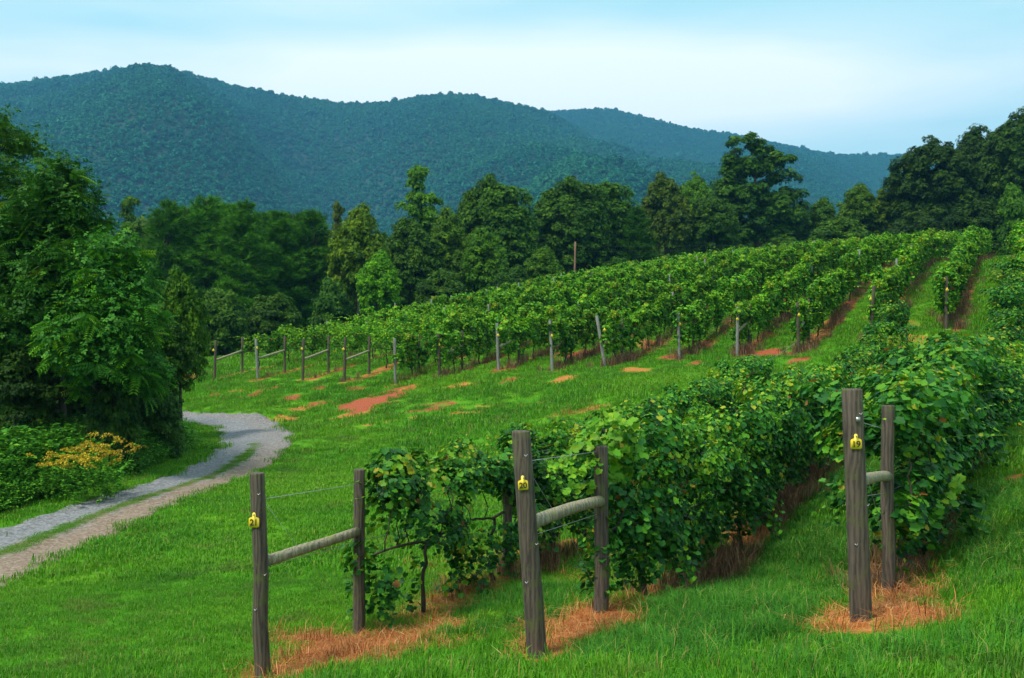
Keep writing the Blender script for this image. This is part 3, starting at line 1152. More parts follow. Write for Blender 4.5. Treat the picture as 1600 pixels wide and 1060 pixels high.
def add_shoot(vine, pts, size, seed):
    """one long young shoot of a vine, given in world points, kept as a part of that vine"""
    r = np.random.default_rng(seed)
    P = resample(np.array(pts)[:, [0, 1]], 26)
    Z = np.interp(np.linspace(0, 1, 26), np.linspace(0, 1, len(pts)), [p[2] for p in pts])
    path = np.column_stack([P, Z])
    g = G().tube(path, np.linspace(.006, .003, 26), 5, var=.6, cap=False)
    for side in (0, 1):
        n = len(path)
        nn = np.stack([r.normal(0, .4, n), r.normal(-.6, .3, n), np.full(n, .7)], 1)
        tt = norm(r.standard_normal((n, 3))) + np.array([0, 0, -.25])
        g.stamp(path + r.normal(0, .03, (n, 3)), frames(nn, tt, size * np.linspace(1, .45, n) * r.uniform(.8, 1.15, n)), T_GRAPE, F_GRAPE, np.clip(r.normal(.78, .07, n), 0, .93))
    o = link('shoot', g.mesh('shoot', M_vine_near), vine)
    o.matrix_parent_inverse = Matrix.LocRotScale(vine.location, vine.rotation_euler, vine.scale).inverted()


first19 = [o for o in scene.objects if o.get('label') == 'dark green grapevine, first along the row behind the end post tagged 19'][0]
add_shoot(first19, [px(1500, 745, 10.9), px(1470, 790, 10.5), px(1432, 830, 10.3), px(1385, 846, 10.2)], .10, 1)
first20 = [o for o in scene.objects if o.get('label') == 'dark green grapevine, first along the row behind the end post tagged 20'][0]
for q, (ax, ay, bx, by, cx_, cy_) in enumerate([(985, 690, 925, 690, 872, 722), (975, 720, 915, 728, 858, 735), (990, 670, 940, 655, 905, 690), (980, 740, 930, 760, 880, 765), (985, 700, 940, 712, 900, 745)]):
    add_shoot(first20, [px(ax, ay, 10.5), px(bx, by, 10.0), px(cx_, cy_, 9.6)], .105, 20 + q)
add_shoot(first19, [px(1452, 660, 11.3), px(1448, 610, 11.3), px(1443, 560, 11.3), px(1440, 525, 11.3)], .09, 2)

ROWNAME = ['leftmost hillside row', 'second hillside row from the left', 'third hillside row from the left', 'fourth hillside row from the left', 'fifth hillside row from the left',
           'sixth hillside row from the left', 'seventh hillside row from the left', 'eighth hillside row from the left', 'ninth hillside row from the left', 'tenth hillside row from the left',
           'eleventh hillside row from the left', 'twelfth hillside row from the left', 'third hillside row from the right', 'second hillside row from the right', 'rightmost hillside row']
budget = 298 - n_near
cand = []
for row in FAR:
    d = row['d'] + (1.1 if row['k'] > 3 else 2.9)
    i = 0
    while d < row['dend']:
        cand.append((d, row['k'], i))
        i += 1
        d += 2.15 * .893
cand.sort()
rest = []
for c_i, (d, k, i) in enumerate(cand):
    row = FAR[k]
    x, y = rowpt(row['n'], d)
    x += rng.normal(0, .07)
    sparse = k <= 3 and i < 5
    if c_i < budget:
        ms = farsparse_meshes[i % 2] if sparse else far_meshes[(i * 3 + k) % FV]
        place_vine(ms, x, y, 'grapevine in the %s, %s uphill from its end post' % (ROWNAME[k], ORD[i]), 'grapevines on the hillside',
                   (.95 if k < 4 else 1.0) * (1 + .05 * math.sin(i * 1.7 + k)), flip=(i % 2 == 1))
    else:
        rest.append((x, y))
rest = np.array(rest)
fv_src = [source('far_vine', m[0]) for m in far_meshes]
n = len(rest)
scatter('grapevine_rows', np.stack([rest[:, 0], rest[:, 1], H(rest[:, 0], rest[:, 1])], 1),
        np.stack([np.zeros(n), np.zeros(n), ROWANG + np.where(np.arange(n) % 2, math.pi, 0)], 1), rng.uniform(.98, 1.12, n), rng.integers(0, 4, n), fv_src)
scene.objects['grapevine_rows']['label'] = 'mass of grapevines running over the top of the hillside'


# ------------------------------------------------------------------ posts
def post_mesh(name, h, r, mat, lean=(0, 0), bury=.35, sides=18, seed=0):
    rr = np.random.default_rng(seed)
    zs = np.array([-bury, 0, .25 * h, .5 * h, .75 * h, h - .012, h])
    pts = np.stack([lean[0] * np.clip(zs, -1, h) / h + rr.normal(0, .006, 7), lean[1] * zs / h + rr.normal(0, .006, 7), zs], 1)
    pts[6, :2] = pts[5, :2]
    pts[4, :2] = .5 * (pts[3, :2] + pts[5, :2])
    rad = r * np.array([1.06, 1.05, 1.02, 1.0, .985, .97, .90])
    return G().tube(pts, rad, sides, wob=.015).mesh(name, mat, False)


def smooth_sides(me):
    for p in me.polygons:
        p.use_smooth = len(p.vertices) == 4
    return me


def tag_mesh(w, h):
    out = []
    bw, bh = w / 2, h * .66
    def arc(cx, cy, r, a0, a1, n=5):
        for i in range(n + 1):
            a = R(a0 + (a1 - a0) * i / n)
            out.append((cx + r * math.cos(a), cy + r * math.sin(a)))
    rr = w * .17
    arc(bw - rr, rr, rr, -90, 0)
    arc(bw - rr, bh - rr, rr, 0, 55)
    nw = w * .17
    out.append((nw, bh + h * .05))
    out.append((nw, h - nw))
    arc(0, h - nw, nw, 0, 180, 8)
    out.append((-nw, bh + h * .05))
    arc(-bw + rr, bh - rr, rr, 125, 180)
    arc(-bw + rr, rr, rr, 180, 270)
    n = len(out)
    V = [(x, -.0015, y) for x, y in out] + [(x, .0015, y) for x, y in out]
    faces = [tuple(range(n)), tuple(range(2 * n - 1, n - 1, -1))]
    faces += [(i, (i + 1) % n + 0, (i + 1) % n + n, i + n)[::-1] for i in range(n)]
    return G().add(V, faces).mesh('number_tag', M_tag)


def rail_mesh(p0, p1, r, sag):
    t = np.linspace(0, 1, 9)[:, None]
    pts = np.array(p0) * (1 - t) + np.array(p1) * t + np.array([0, 0, 1.0]) * sag * 4 * t * (1 - t)
    rad = r * (1 + .05 * np.sin(np.linspace(0, 7, 9)))
    return smooth_sides(G().tube(pts, rad, 14, wob=.02).mesh('brace_rail', M_rail))


tag_specs = {'21': dict(px=397.5, top=795, hgt=.135, w=.100), '20': dict(px=818, top=737, hgt=.120, w=.082), '19': dict(px=1338, top=672, hgt=.122, w=.086)}
rail_h = {'21': (1.03, 1.10, .0), '20': (1.08, 1.12, .02), '19': (1.10, 1.16, .015)}
inner_h = {'21': 1.765, '20': 1.66, '19': 1.84}
for row in NEAR:
    ex, ey = row['end']
    ix, iy = row['inner']
    ez, iz = Hs(ex, ey), Hs(ix, iy)
    num = row['num']
    o = empty('vineyard_end_post', (ex, ey, ez))
    tag(o, {'21': 'weathered end post with yellow tag 21 and mossy rail to a second post',
            '20': 'leaning grey end post with yellow tag 20 and curved brace rail',
            '19': 'thick dark end post with yellow tag 19 and short-looking brace rail'}[num], 'fence post', 'braced end posts of the near rows')
    link('post', smooth_sides(post_mesh('post', row['ph'], row['r'], M_post, row['lean'], seed=int(num))), o)
    ip = link('inner_post', smooth_sides(post_mesh('inner_post', inner_h[num], row['r2'], M_post, (0, 0), seed=int(num) + 50)), o, (ix - ex, iy - ey, iz - ez))
    dr = norm(np.array([ix - ex, iy - ey]))
    h0, h1, sag = rail_h[num]
    lx = row['lean'][0] * h0 / row['ph']
    p0 = (lx + dr[0] * row['r'] * .8, dr[1] * row['r'] * .8, h0)
    p1 = (ix - ex - dr[0] * row['r2'] * .8, iy - ey - dr[1] * row['r2'] * .8, iz - ez + h1)
    link('brace_rail', rail_mesh(p0, p1, .050 if num != '20' else .056, sag), o)
    # tag facing the viewer's side of the post
    ts = tag_specs[num]
    zt = -(ts['top'] + 6 - 530) / F * (ey - row['r']) - ez
    xt_world = (ts['px'] - 800) / F * (ey - row['r'])
    xc = row['lean'][0] * zt / row['ph'] + ex
    off = max(-.9, min(.9, (xt_world - xc) / row['r']))
    th = math.asin(off)
    nx, ny = math.sin(th), -math.cos(th)
    tp = Vector((xc - ex + nx * (row['r'] + .008), ny * (row['r'] + .008), zt - ts['hgt']))
    rz = math.atan2(nx, -ny)
    tg = link('number_tag', tag_mesh(ts['w'], ts['hgt']), o, tp, (R(-2), row['lean'][0] / row['ph'], rz * .6))
    cu = bpy.data.curves.new('number', 'FONT')
    cu.body = num
    cu.size = ts['w'] * .80
    cu.align_x = 'CENTER'
    cu.extrude = .0008
    cu.offset = .0012
    cu.materials.append(M_ink)
    tmp = bpy.data.objects.new('number', cu)
    nme = bpy.data.meshes.new_from_object(tmp)
    nme.name = 'number'
    bpy.data.objects.remove(tmp)
    link('number', nme, tg, (0, -.0032, ts['hgt'] * .14), (R(90), 0, 0))
    # nail, staples and the wire wound round the post
    g = G()
    g.tube([tp + Vector((0, .004, ts['hgt'] * .85)), tp + Vector((nx * .012, ny * .012, ts['hgt'] * .86))], .006, 6)
    for hh, a in ((.62, -.5), (1.66, .3), (.93, .9)):
        q = np.array([row['lean'][0] * hh / row['ph'] + math.sin(a) * row['r'] * 1.03, -math.cos(a) * row['r'] * 1.03, hh])
        g.tube([q + (-.012, 0, .012), q + (0, -.01, 0), q + (.014, 0, .016)], .0035, 5)
    link('staples', g.mesh('staples', M_wire), o)
    if num == '19':
        g = G()
        q = np.array([row['lean'][0] * .86, -row['r'] - .004, 1.62])
        g.add([q + (-.016, 0, -.016), q + (.016, 0, -.016), q + (.016, 0, .02), q + (-.016, 0, .02), q + (-.016, -.008, -.016), q + (.016, -.008, -.016), q + (.016, -.008, .02), q + (-.016, -.008, .02)],
              [(4, 5, 6, 7), (0, 3, 2, 1), (0, 1, 5, 4), (1, 2, 6, 5), (2, 3, 7, 6), (3, 0, 4, 7)])
        link('wire_clip', g.mesh('wire_clip', M_wire), o)
    for hh in (1.60, .98):
        g = G()
        pts = [(row['lean'][0] * hh / row['ph'] + dr[0] * row['r'], dr[1] * row['r'], hh), (ix - ex, iy - ey + row['r2'], iz - ez + hh)]
        for q in np.linspace(iy + 2, 31, 10):
            xx, yy = rowpt(row['n'], q)
            pts.append((xx - ex, yy - ey, Hs(xx, yy) - ez + hh))
        g.tube(pts, .0028, 5)
        link('trellis_wire', g.mesh('trellis_wire', M_wire), o)
    # guy wire from the top of the post to the foot of the second
    g = G()
    g.tube([(row['lean'][0] * .95, row['r'], 1.62), ((ix - ex) * .55, (iy - ey) * .55, .72), (ix - ex, iy - ey - row['r2'], iz - ez + .12)], .0022, 4)
    link('guy_wire', g.mesh('guy_wire', M_wire), o)

line_me = [smooth_sides(post_mesh('line_post', 1.95, .05, M_postgrey, seed=80 + i)) for i in range(3)]
line_dark = smooth_sides(post_mesh('line_post', 1.86, .062, M_post, seed=90))
for ri, row in enumerate(NEAR):
    for i, d in enumerate((13.5 if ri == 0 else 16.6, 22.5)):
        x, y = rowpt(row['n'], d)
        o = link('line_post', line_dark, None, (x, y, Hs(x, y)), (0, 0, rng.uniform(0, 6)), (1, 1, .86))
        tag(o, 'grey line post among the vines of the near row tagged %s, %s from its end' % (row['num'], ORD[i]), 'fence post', 'line posts in the near rows')

far_post = [smooth_sides(post_mesh('post', 1.95, .062, M_post if i % 2 else M_postgrey, ((-.06, .05, -.1, .02)[i], -.05), sides=12, seed=30 + i)) for i in range(4)]
far_inner = smooth_sides(post_mesh('inner_post', 1.80, .058, M_post, sides=10, seed=37))
far_tag = tag_mesh(.10, .135)
FARLOOK = {0: 'dark end post with a slanted rail', 1: 'pale grey end post', 10: 'thick pale end post', 11: 'grey end post', 7: 'leaning end post', 4: 'old end post'}
for row in FAR:
    k = row['k']
    x, y = row['x'], row['d']
    z = Hs(x, y)
    hs = (1.0, .98, 1.0, 1.03, 1.04, 1.0, 1.02, 1.08, 1.06, 1.0, 1.0, 1.0, 1, 1, 1)[k]
    o = empty('vineyard_end_post', (x, y, z))
    tag(o, '%s with yellow tag, foot of the %s' % (FARLOOK.get(k, 'weathered end post'), ROWNAME[k]), 'fence post', 'braced end posts of the hillside rows')
    link('post', far_post[(1, 0, 3, 1, 0, 3, 0, 2, 2, 0, 0, 3, 1, 3, 1)[k]], o, rot=(rng.normal(0, .02), rng.normal(-.01, .035), 0), scale=(1, 1, hs))
    ix, iy = rowpt(row['n'], y + 1.75)
    iz = Hs(ix, iy)
    link('inner_post', far_inner, o, (ix - x, iy - y, iz - z))
    dr = norm(np.array([ix - x, iy - y]))
    p1 = (ix - x - dr[0] * .03, iy - y - dr[1] * .03, iz - z + 1.1)
    link('brace_rail', rail_mesh((dr[0] * .05, dr[1] * .05, .98), p1, .052, 0), o)
    link('number_tag', far_tag, o, (-.02, -.11, 1.42), (R(-3), 0, -.1))
    for i in range(9):
        d = y + 1.75 + (i + 1) * 6.2
        if d > row['dend'] - 1: break
        lx, ly = rowpt(row['n'], d)
        p = link('line_post', line_me[(i + k) % 3], None, (lx, ly, Hs(lx, ly)), (rng.normal(0, .02), rng.normal(0, .02), 0), (1, 1, rng.uniform(.95, 1.1)))
        tag(p, 'grey line post above the vines of the %s, %s uphill' % (ROWNAME[k], ORD[i]), 'fence post', 'line posts on the hillside')


# ------------------------------------------------------------------ trees (unit trees about 10 m tall)
def limbs_mesh(H_, r0, tops, seed, name='trunk'):
    r = np.random.default_rng(seed)
    g = G()
    zs = np.linspace(-.3, H_ * .86, 9)
    path = np.stack([np.cumsum(r.normal(0, .05, 9)), np.cumsum(r.normal(0, .05, 9)), zs], 1)
    g.tube(path, r0 * np.linspace(1.25, .22, 9), 9, wob=.05)
    for (tx, ty, tz) in tops:
        h = max(.14 * H_, min(tz - .22 * H_ * r.uniform(.4, 1), H_ * .7))
        i = np.interp(h, zs, np.arange(9))
        b = np.array([np.interp(i, np.arange(9), path[:, j]) for j in range(3)])
        e = np.array([tx, ty, tz])
        t = np.linspace(0, 1, 6)[:, None]
        mid = b * (1 - t) + e * t + np.array([0, 0, -.06 * H_]) * (t * (1 - t)) * 2 + np.concatenate([np.zeros((1, 3)), r.normal(0, .08, (5, 3))])
        g.tube(mid, r0 * np.linspace(.42, .06, 6), 6)
    return g.mesh(name, M_bark, True)


def crown_mesh(lobes, nclump, leaves, lsize, seed, T=T_SPRIG, TF=F_SPRIG, mat=M_crown, cr=(.38, .74), up=.45, flat=.75, inner=.25, name='crown'):
    """lobes: (cx,cy,cz,rx,ry,rz). clumps sit on and in the lobes; leaves sit on the clumps."""
    r = np.random.default_rng(seed)
    lobes = np.array(lobes, float)
    wgt = lobes[:, 3] * lobes[:, 5]
    wgt /= wgt.sum()
    li = r.choice(len(lobes), nclump, p=wgt)
    d = norm(r.standard_normal((nclump, 3)))
    d[:, 2] = np.where(d[:, 2] < -.55, -d[:, 2], d[:, 2])
    rad = np.where(r.random(nclump) < inner, r.uniform(.3, .75, nclump), r.uniform(.82, 1.04, nclump))
    Cn = lobes[li, :3] + d * lobes[li, 3:] * rad[:, None]
    crr = r.uniform(*cr, nclump)
    cvar = r.normal(0, .16, nclump)
    n = nclump * leaves
    k = np.repeat(np.arange(nclump), leaves)
    e = norm(r.standard_normal((n, 3)))
    e[:, 2] = np.where(e[:, 2] < -.35, -e[:, 2], e[:, 2])
    P = Cn[k] + e * crr[k][:, None] * r.uniform(.5, 1.08, n)[:, None] * np.array([1, 1, flat])
    nrm = e * .8 + np.array([0, 0, up]) + .45 * norm(r.standard_normal((n, 3)))
    tip = d[k] * .5 + norm(r.standard_normal((n, 3))) + np.array([0, 0, -.45])
    var = np.clip(r.normal(.45, .2, n) + cvar[k], 0, 1)
    g = G().stamp(P, frames(nrm, tip, lsize * r.uniform(.65, 1.2, n)), T, TF, var)
    return g.mesh(name, mat), Cn


def pine_mesh(seed, airy=1.0):
    r = np.random.default_rng(seed)
    g = G()
    bt = G()
    path = np.stack([np.cumsum(r.normal(0, .03, 9)), np.cumsum(r.normal(0, .03, 9)), np.linspace(-.3, 9.9, 9)], 1)
    bt.tube(path, np.linspace(.2, .03, 9), 8)
    P, D, Vv = [], [], []
    z = 1.6
    while z < 9.8:
        t = (z - 1.6) / 8.2
        L = 2.25 * (1 - t) ** .75 * (.55 + .45 * min(1, t * 4)) + .25
        for b in range(int(r.integers(5, 8))):
            a = r.uniform(0, 6.28)
            l = L * r.uniform(.65, 1.12)
            rise = r.uniform(.05, .35) + .5 * t
            u = np.linspace(0, 1, 5)[:, None]
            e = np.array([math.cos(a), math.sin(a), 0])
            br = np.array([0, 0, z]) + e * l * u + np.array([0, 0, 1]) * (rise * l * u ** 1.6 - .12 * l * u)
            bt.tube(br, np.linspace(.045, .012, 5) * (1 - .5 * t), 4, cap=False)
            m = int(20 * l * airy) + 7
            uu = r.uniform(.25, 1.05, m)[:, None]
            q = np.array([0, 0, z]) + e * l * uu + np.array([0, 0, 1]) * (rise * l * uu ** 1.6 - .12 * l * uu)
            sd = np.array([-e[1], e[0], 0])
            q = q + sd * r.normal(0, .24, (m, 1)) * l * (1.15 - uu * .6) + np.array([0, 0, 1]) * r.normal(.05, .07, (m, 1))
            P.append(q)
            D.append(e[None] * .9 + .5 * r.standard_normal((m, 3)) + np.array([0, 0, .55]))
            Vv.append(np.clip(r.normal(.45, .2, m) + r.normal(0, .12), 0, 1))
        z += r.uniform(.28, .42)
    P, D, Vv = np.concatenate(P), np.concatenate(D), np.concatenate(Vv)
    n = len(P)
    g.stamp(P, frames(np.cross(D, rdir(n)), D, r.uniform(.28, .48, n)), T_TUFT, F_TUFT, Vv)
    return g.mesh('crown', M_needle), bt.mesh('trunk', M_bark, True)


def frond_tree(seed, lobes, nros, H_, fl=.50):
    """compound leaved tree: rosettes of drooping fronds at the branch ends"""
    r = np.random.default_rng(seed)
    lobes = np.array(lobes, float)
    w = lobes[:, 3] * lobes[:, 5]
    li = r.choice(len(lobes), nros, p=w / w.sum())
    d = norm(r.standard_normal((nros, 3)))
    d[:, 2] = np.where(d[:, 2] < -.6, -d[:, 2], d[:, 2])
    rad = r.uniform(.35, 1.05, nros) ** .6
    Cn = lobes[li, :3] + d * lobes[li, 3:] * rad[:, None]
    k = np.repeat(np.arange(0, nros, 2), 8)
    n = len(k)
    az = r.uniform(0, 6.28, n)
    out = np.stack([np.cos(az), np.sin(az), r.uniform(-.15, .6, n)], 1)
    tip = norm(out) + .7 * d[k] + np.array([0, 0, -.05])
    nrm = np.stack([.5 * r.standard_normal(n), .5 * r.standard_normal(n), np.ones(n)], 1) + .35 * d[k]
    var = np.clip(r.normal(.42, .16, n) + r.normal(0, .15, nros)[k], 0, 1)
    g = G().stamp(Cn[k], frames(nrm, tip, fl * r.uniform(.55, 1.1, n)), T_FROND, F_FROND, var)
    kk = np.repeat(r.integers(0, nros, nros // 2), 46)
    m = len(kk)
    e = rdir(m)
    P = Cn[kk] + e * r.uniform(.1, .48, m)[:, None]
    g.stamp(P, frames(e * .6 + np.array([0, 0, .6]) + .5 * rdir(m), rdir(m) + np.array([0, 0, -.5]), .15 * r.uniform(.6, 1.2, m)), T_SPRIG, F_SPRIG, np.clip(r.normal(.25, .17, m), 0, 1))
    return g.mesh('crown', M_frond), limbs_mesh(H_, .16, Cn[::max(1, nros // 26)], seed)


def tops_of(Cn, n, seed):
    r = np.random.default_rng(seed)
    return Cn[r.choice(len(Cn), n, replace=False)]


KIND = {}


def mk(name, lobes, nclump, leaves, ls, seed, **kw):
    c, Cn = crown_mesh(lobes, nclump, leaves, ls, seed, **kw)
    L = np.array(lobes)
    rmax = max(abs(L[:, 0]) + L[:, 3])
    KIND[name] = (c, limbs_mesh(10, .2, tops_of(Cn, 16, seed), seed), rmax)


mk('poplar', [(0, 0, 5.0, 2.3, 2.3, 4.0), (.5, .2, 7.4, 1.5, 1.5, 2.5), (-.9, .2, 5.4, 1.4, 1.5, 3.2), (.8, -.6, 4.6, 1.5, 1.5, 3.0)], 340, 72, .24, 11)
mk('poplar_b', [(0, 0, 4.8, 2.2, 2.2, 4.0), (-.7, .2, 7.1, 1.3, 1.5, 2.7), (.85, .1, 7.3, 1.25, 1.3, 2.5), (0, -.8, 4.2, 1.9, 1.5, 3.0)], 340, 72, .24, 12)
mk('broad', [(0, 0, 5.6, 2.9, 2.9, 3.6), (1.5, .3, 6.4, 1.7, 1.7, 2.0), (-1.6, 0, 5.6, 1.7, 1.7, 2.3), (.2, -1.3, 4.4, 2.2, 1.8, 2.6), (-.3, 0, 8.1, 1.5, 1.5, 1.9)], 350, 74, .25, 13, cr=(.42, .8))
mk('oak', [(-.7, 0, 8.0, 1.55, 1.5, 2.0), (-.9, 0, 6.0, 2.0, 2.0, 1.7), (1.5, .1, 6.9, 1.1, 1.2, 1.8), (2.35, 0, 5.4, .8, .9, .9), (-2.1, .2, 5.7, 1.0, 1.1, .9), (0, 0, 3.6, 3.0, 2.6, 2.6), (1.6, .2, 3.2, 2.0, 1.8, 2.4), (-1.7, -.2, 3.0, 1.8, 1.8, 2.2)],
   270, 100, .24, 14, cr=(.38, .72), inner=.2)
mk('airy', [(0, 0, 9.0, .8, .8, 1.0), (.3, 0, 8.2, 1.1, 1.0, 1.0), (-.5, 0, 7.5, 1.2, 1.1, .9), (.6, 0, 6.5, 1.4, 1.3, 1.0), (-.7, 0, 5.6, 1.6, 1.4, 1.1), (.8, 0, 4.6, 1.7, 1.5, 1.2), (0, 0, 3.0, 2.3, 2.0, 2.0)], 170, 90, .24, 15, cr=(.35, .65), flat=.6)
mk('bush', [(0, 0, 3.6, 4.2, 4.2, 6.2), (2.5, .5, 2.6, 2.8, 2.6, 5.2), (-2.6, 0, 2.8, 2.6, 2.6, 4.8), (0, -2.4, 2.2, 3.0, 2.4, 4.6), (.6, -2.8, .8, 3.2, 1.8, 2.0)], 190, 110, .52, 16, cr=(1.0, 1.7))
mk('dense', [(0, 0, 4.9, 3.3, 3.2, 4.6), (1.8, 0, 6.3, 1.8, 1.8, 2.3), (-1.9, .3, 5.8, 1.8, 1.8, 2.7), (.4, -1.6, 4.0, 2.6, 2.0, 3.2), (0, 0, 8.4, 1.4, 1.4, 1.5)], 400, 74, .24, 17, cr=(.36, .74), inner=.3)
for i in range(3):
    c, tr = pine_mesh(60 + i)
    KIND['pine%d' % i] = (c, tr, 2.3)


def tree(kind, pxx, top, d, hw, tint, label, name='tree', base=None, group=None, rz=None, part='crown', ys=None):
    x = (pxx - 800) / F * d
    zb = Hs(x, d) if base is None else base
    zt = -(top - 530) / F * d
    c, tr, r0 = KIND[kind]
    hgt = zt - zb
    o = empty(name, (x, d, zb - .05), rng.uniform(0, 6.28) if rz is None else rz)
    sr = hw / F * d / r0
    o.scale = (sr, sr if ys is None else sr * ys, hgt / 10.0)
    tag(o, label, 'tree' if name not in ('shrub', 'bush') else 'bush', group)
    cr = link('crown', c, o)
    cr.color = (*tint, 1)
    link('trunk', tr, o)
    return o


G1 = 'trees along the edge of the woods'
DK = (.62, .62, .6)
TREES = [
    ('airy', 205, 312, 84, 40, (1.0, 1.0, .8), 'small loose-crowned tree peeking over the dark pines beside the big fronded trees', 'tree'),
    ('pine0', 262, 314, 76, 66, (1.15, 1.3, .9), 'leftmost dark pine of the pine group beyond the road', 'pine_tree'),
    ('pine1', 325, 306, 78, 74, (1.2, 1.35, .9), 'tallest and widest pine in the pine group beyond the road', 'pine_tree'),
    ('pine2', 382, 316, 76, 66, (1.1, 1.25, .85), 'dark pine third in the pine group, right of the widest pine', 'pine_tree'),
    ('pine0', 436, 330, 80, 62, (1.0, 1.15, .8), 'dim pine in the middle of the pine group with a flat dark top', 'pine_tree'),
    ('pine1', 488, 328, 82, 60, (1.0, 1.15, .8), 'dim pine just left of the yellow-green rounded tree', 'pine_tree'),
    ('pine2', 294, 322, 84, 60, (1.0, 1.15, .85), 'pine filling between the two leftmost pines of the pine group', 'pine_tree'),
    ('pine0', 356, 318, 85, 62, (1.1, 1.2, .9), 'paler pine behind and right of the widest pine', 'pine_tree'),
    ('pine1', 410, 330, 86, 58, (1.0, 1.1, .85), 'pine with a blunt top in the middle back of the pine group', 'pine_tree'),
    ('pine2', 462, 332, 88, 58, (.95, 1.1, .8), 'pine at the back right of the pine group', 'pine_tree'),
    ('airy', 528, 320, 96, 26, (1.7, 1.1, .7), 'thin brownish treetop poking above the pines', 'tree'),
    ('broad', 560, 326, 79, 46, (1.75, 1.35, .8), 'yellow-green rounded tree to the right of the pines', 'tree'),
    ('broad', 592, 396, 71, 34, (1.7, 2.0, .8), 'small bright green tree in front of the yellow-green rounded tree', 'tree'),
    ('airy', 658, 264, 92, 50, (1.2, 1.3, .9), 'tall see-through tree with a narrow wispy top above the ridge foot', 'tree'),
    ('broad', 640, 345, 88, 52, (.95, 1.0, .8), 'dull green tree at the foot of the tall wispy tree', 'tree'),
    ('broad', 702, 330, 90, 42, (1.2, 1.1, .8), 'olive green tree between the wispy tree and the tall rounded pair', 'tree'),
    ('poplar', 752, 275, 98, 40, (.95, 1.0, .85), 'left tree of the tall rounded pair above the light green bush', 'tree'),
    ('poplar_b', 792, 288, 97, 42, (1.0, 1.1, .85), 'right tree of the tall rounded pair, with a smooth round top', 'tree'),
    ('broad', 758, 360, 88, 40, (1.6, 1.7, .8), 'light green low tree in front of the tall rounded pair', 'tree'),
    ('broad', 830, 335, 120, 22, (1.0, 1.2, 1.0), 'distant treetop in the gap left of the utility pole trees', 'tree'),
    ('broad', 848, 388, 90, 30, (1.5, 1.5, .8), 'low olive tree left of the wooden utility pole', 'tree'),
    ('poplar', 876, 278, 102, 44, (.85, .9, .8), 'tall dark rounded tree standing right behind the utility pole', 'tree'),
    ('poplar_b', 912, 284, 103, 36, (.8, .95, .85), 'dark round-topped tree right of the tree behind the pole', 'tree'),
    ('poplar_b', 955, 284, 106, 36, (1.05, 1.2, .8), 'tall narrow green tree with a domed top, right of the pole trees', 'tree'),
    ('pine2', 996, 325, 103, 38, (.8, .95, .7), 'dark drooping evergreen between the domed tree and the brownish tree', 'pine_tree'),
    ('broad', 1040, 276, 112, 44, (1.35, 1.0, .95), 'brownish green tree left of the tallest tree', 'tree'),
    ('dense', 1086, 270, 117, 36, (1.3, 1.35, .8), 'pale green treetop just left of the tallest tree', 'tree'),
    ('dense', 1112, 300, 113, 44, (.75, .8, .75), 'dark low tree at the left foot of the tallest tree', 'tree'),
    ('oak', 1185, 210, 119, 82, (.80, .95, .85), 'tallest tree of the woods with two stacked irregular lobes', 'tree'),
    ('broad', 1283, 312, 122, 32, (1.2, 1.3, .9), 'green tree in the dip right of the tallest tree', 'tree'),
    ('broad', 1340, 290, 114, 36, (1.1, 1.0, .8), 'brown-tinged tree right of the dip in the treeline', 'tree'),
    ('bush', 1310, 345, 108, 50, (.95, .95, .8), 'dull green bushy tree low in the dip of the treeline', 'tree'),
    ('airy', 1378, 298, 113, 26, (1.7, 1.35, .7), 'yellowish tree left of the big dark trees on the hilltop', 'tree'),
    ('pine1', 1396, 262, 118, 18, (.7, .8, .7), 'thin dark pointed tree leaning against the big dark trees', 'pine_tree'),
    ('dense', 1455, 214, 112, 72, (.55, .58, .6), 'big dark rounded tree at the left of the hilltop grove', 'tree'),
    ('broad', 1530, 206, 118, 62, (.55, .58, .6), 'dark tree in the middle of the hilltop grove', 'tree'),
    ('dense', 1598, 170, 112, 72, (.62, .66, .6), 'tallest dark tree of the hilltop grove at the photo edge', 'tree'),
    ('bush', 1585, 294, 96, 36, (.95, 1.1, .6), 'brighter green small tree in front of the dark hilltop grove', 'tree'),
    ('bush', 1525, 318, 98, 52, (.55, .6, .55), 'dark bush under the hilltop grove, above the last vine row', 'bush'),
    ('bush', 1430, 332, 102, 48, (.6, .62, .6), 'dark bush at the left foot of the hilltop grove', 'bush'),
    ('bush', 1080, 397, 104, 22, (1.5, 1.8, .8), 'small bright bush just over the vineyard crest', 'bush'),
    ('bush', 1225, 372, 108, 40, (.9, 1.0, .8), 'dark green bush at the foot of the tallest tree', 'bush'),
    ('bush', 345, 455, 66, 44, (.8, .85, .7), 'dark scrub bush under the left pines', 'bush'),
    ('bush', 425, 462, 69, 46, (.75, .8, .7), 'dark scrub bush under the middle pines', 'bush'),
    ('bush', 520, 440, 72, 36, (.7, .85, 1.05), 'bluish dark bush under the yellow-green rounded tree', 'bush'),
    ('bush', 690, 425, 80, 44, (.75, .8, .7), 'dark bush under the olive green tree', 'bush'),
    ('bush', 965, 405, 100, 40, (.6, .75, .7), 'dark bush behind the vines right of the utility pole', 'bush'),
    ('bush', 800, 418, 84, 36, (.75, .9, .9), 'dark bush under the tall rounded pair', 'bush'),
]
for (kd, a, b, d, hw, tint, lab, nm) in TREES:
    tree(kd, a, b, d, hw, tint, lab, nm, group=G1 if nm != 'bush' else 'bushes at the edge of the woods', rz=0 if kd in ('oak', 'poplar', 'poplar_b') else None)


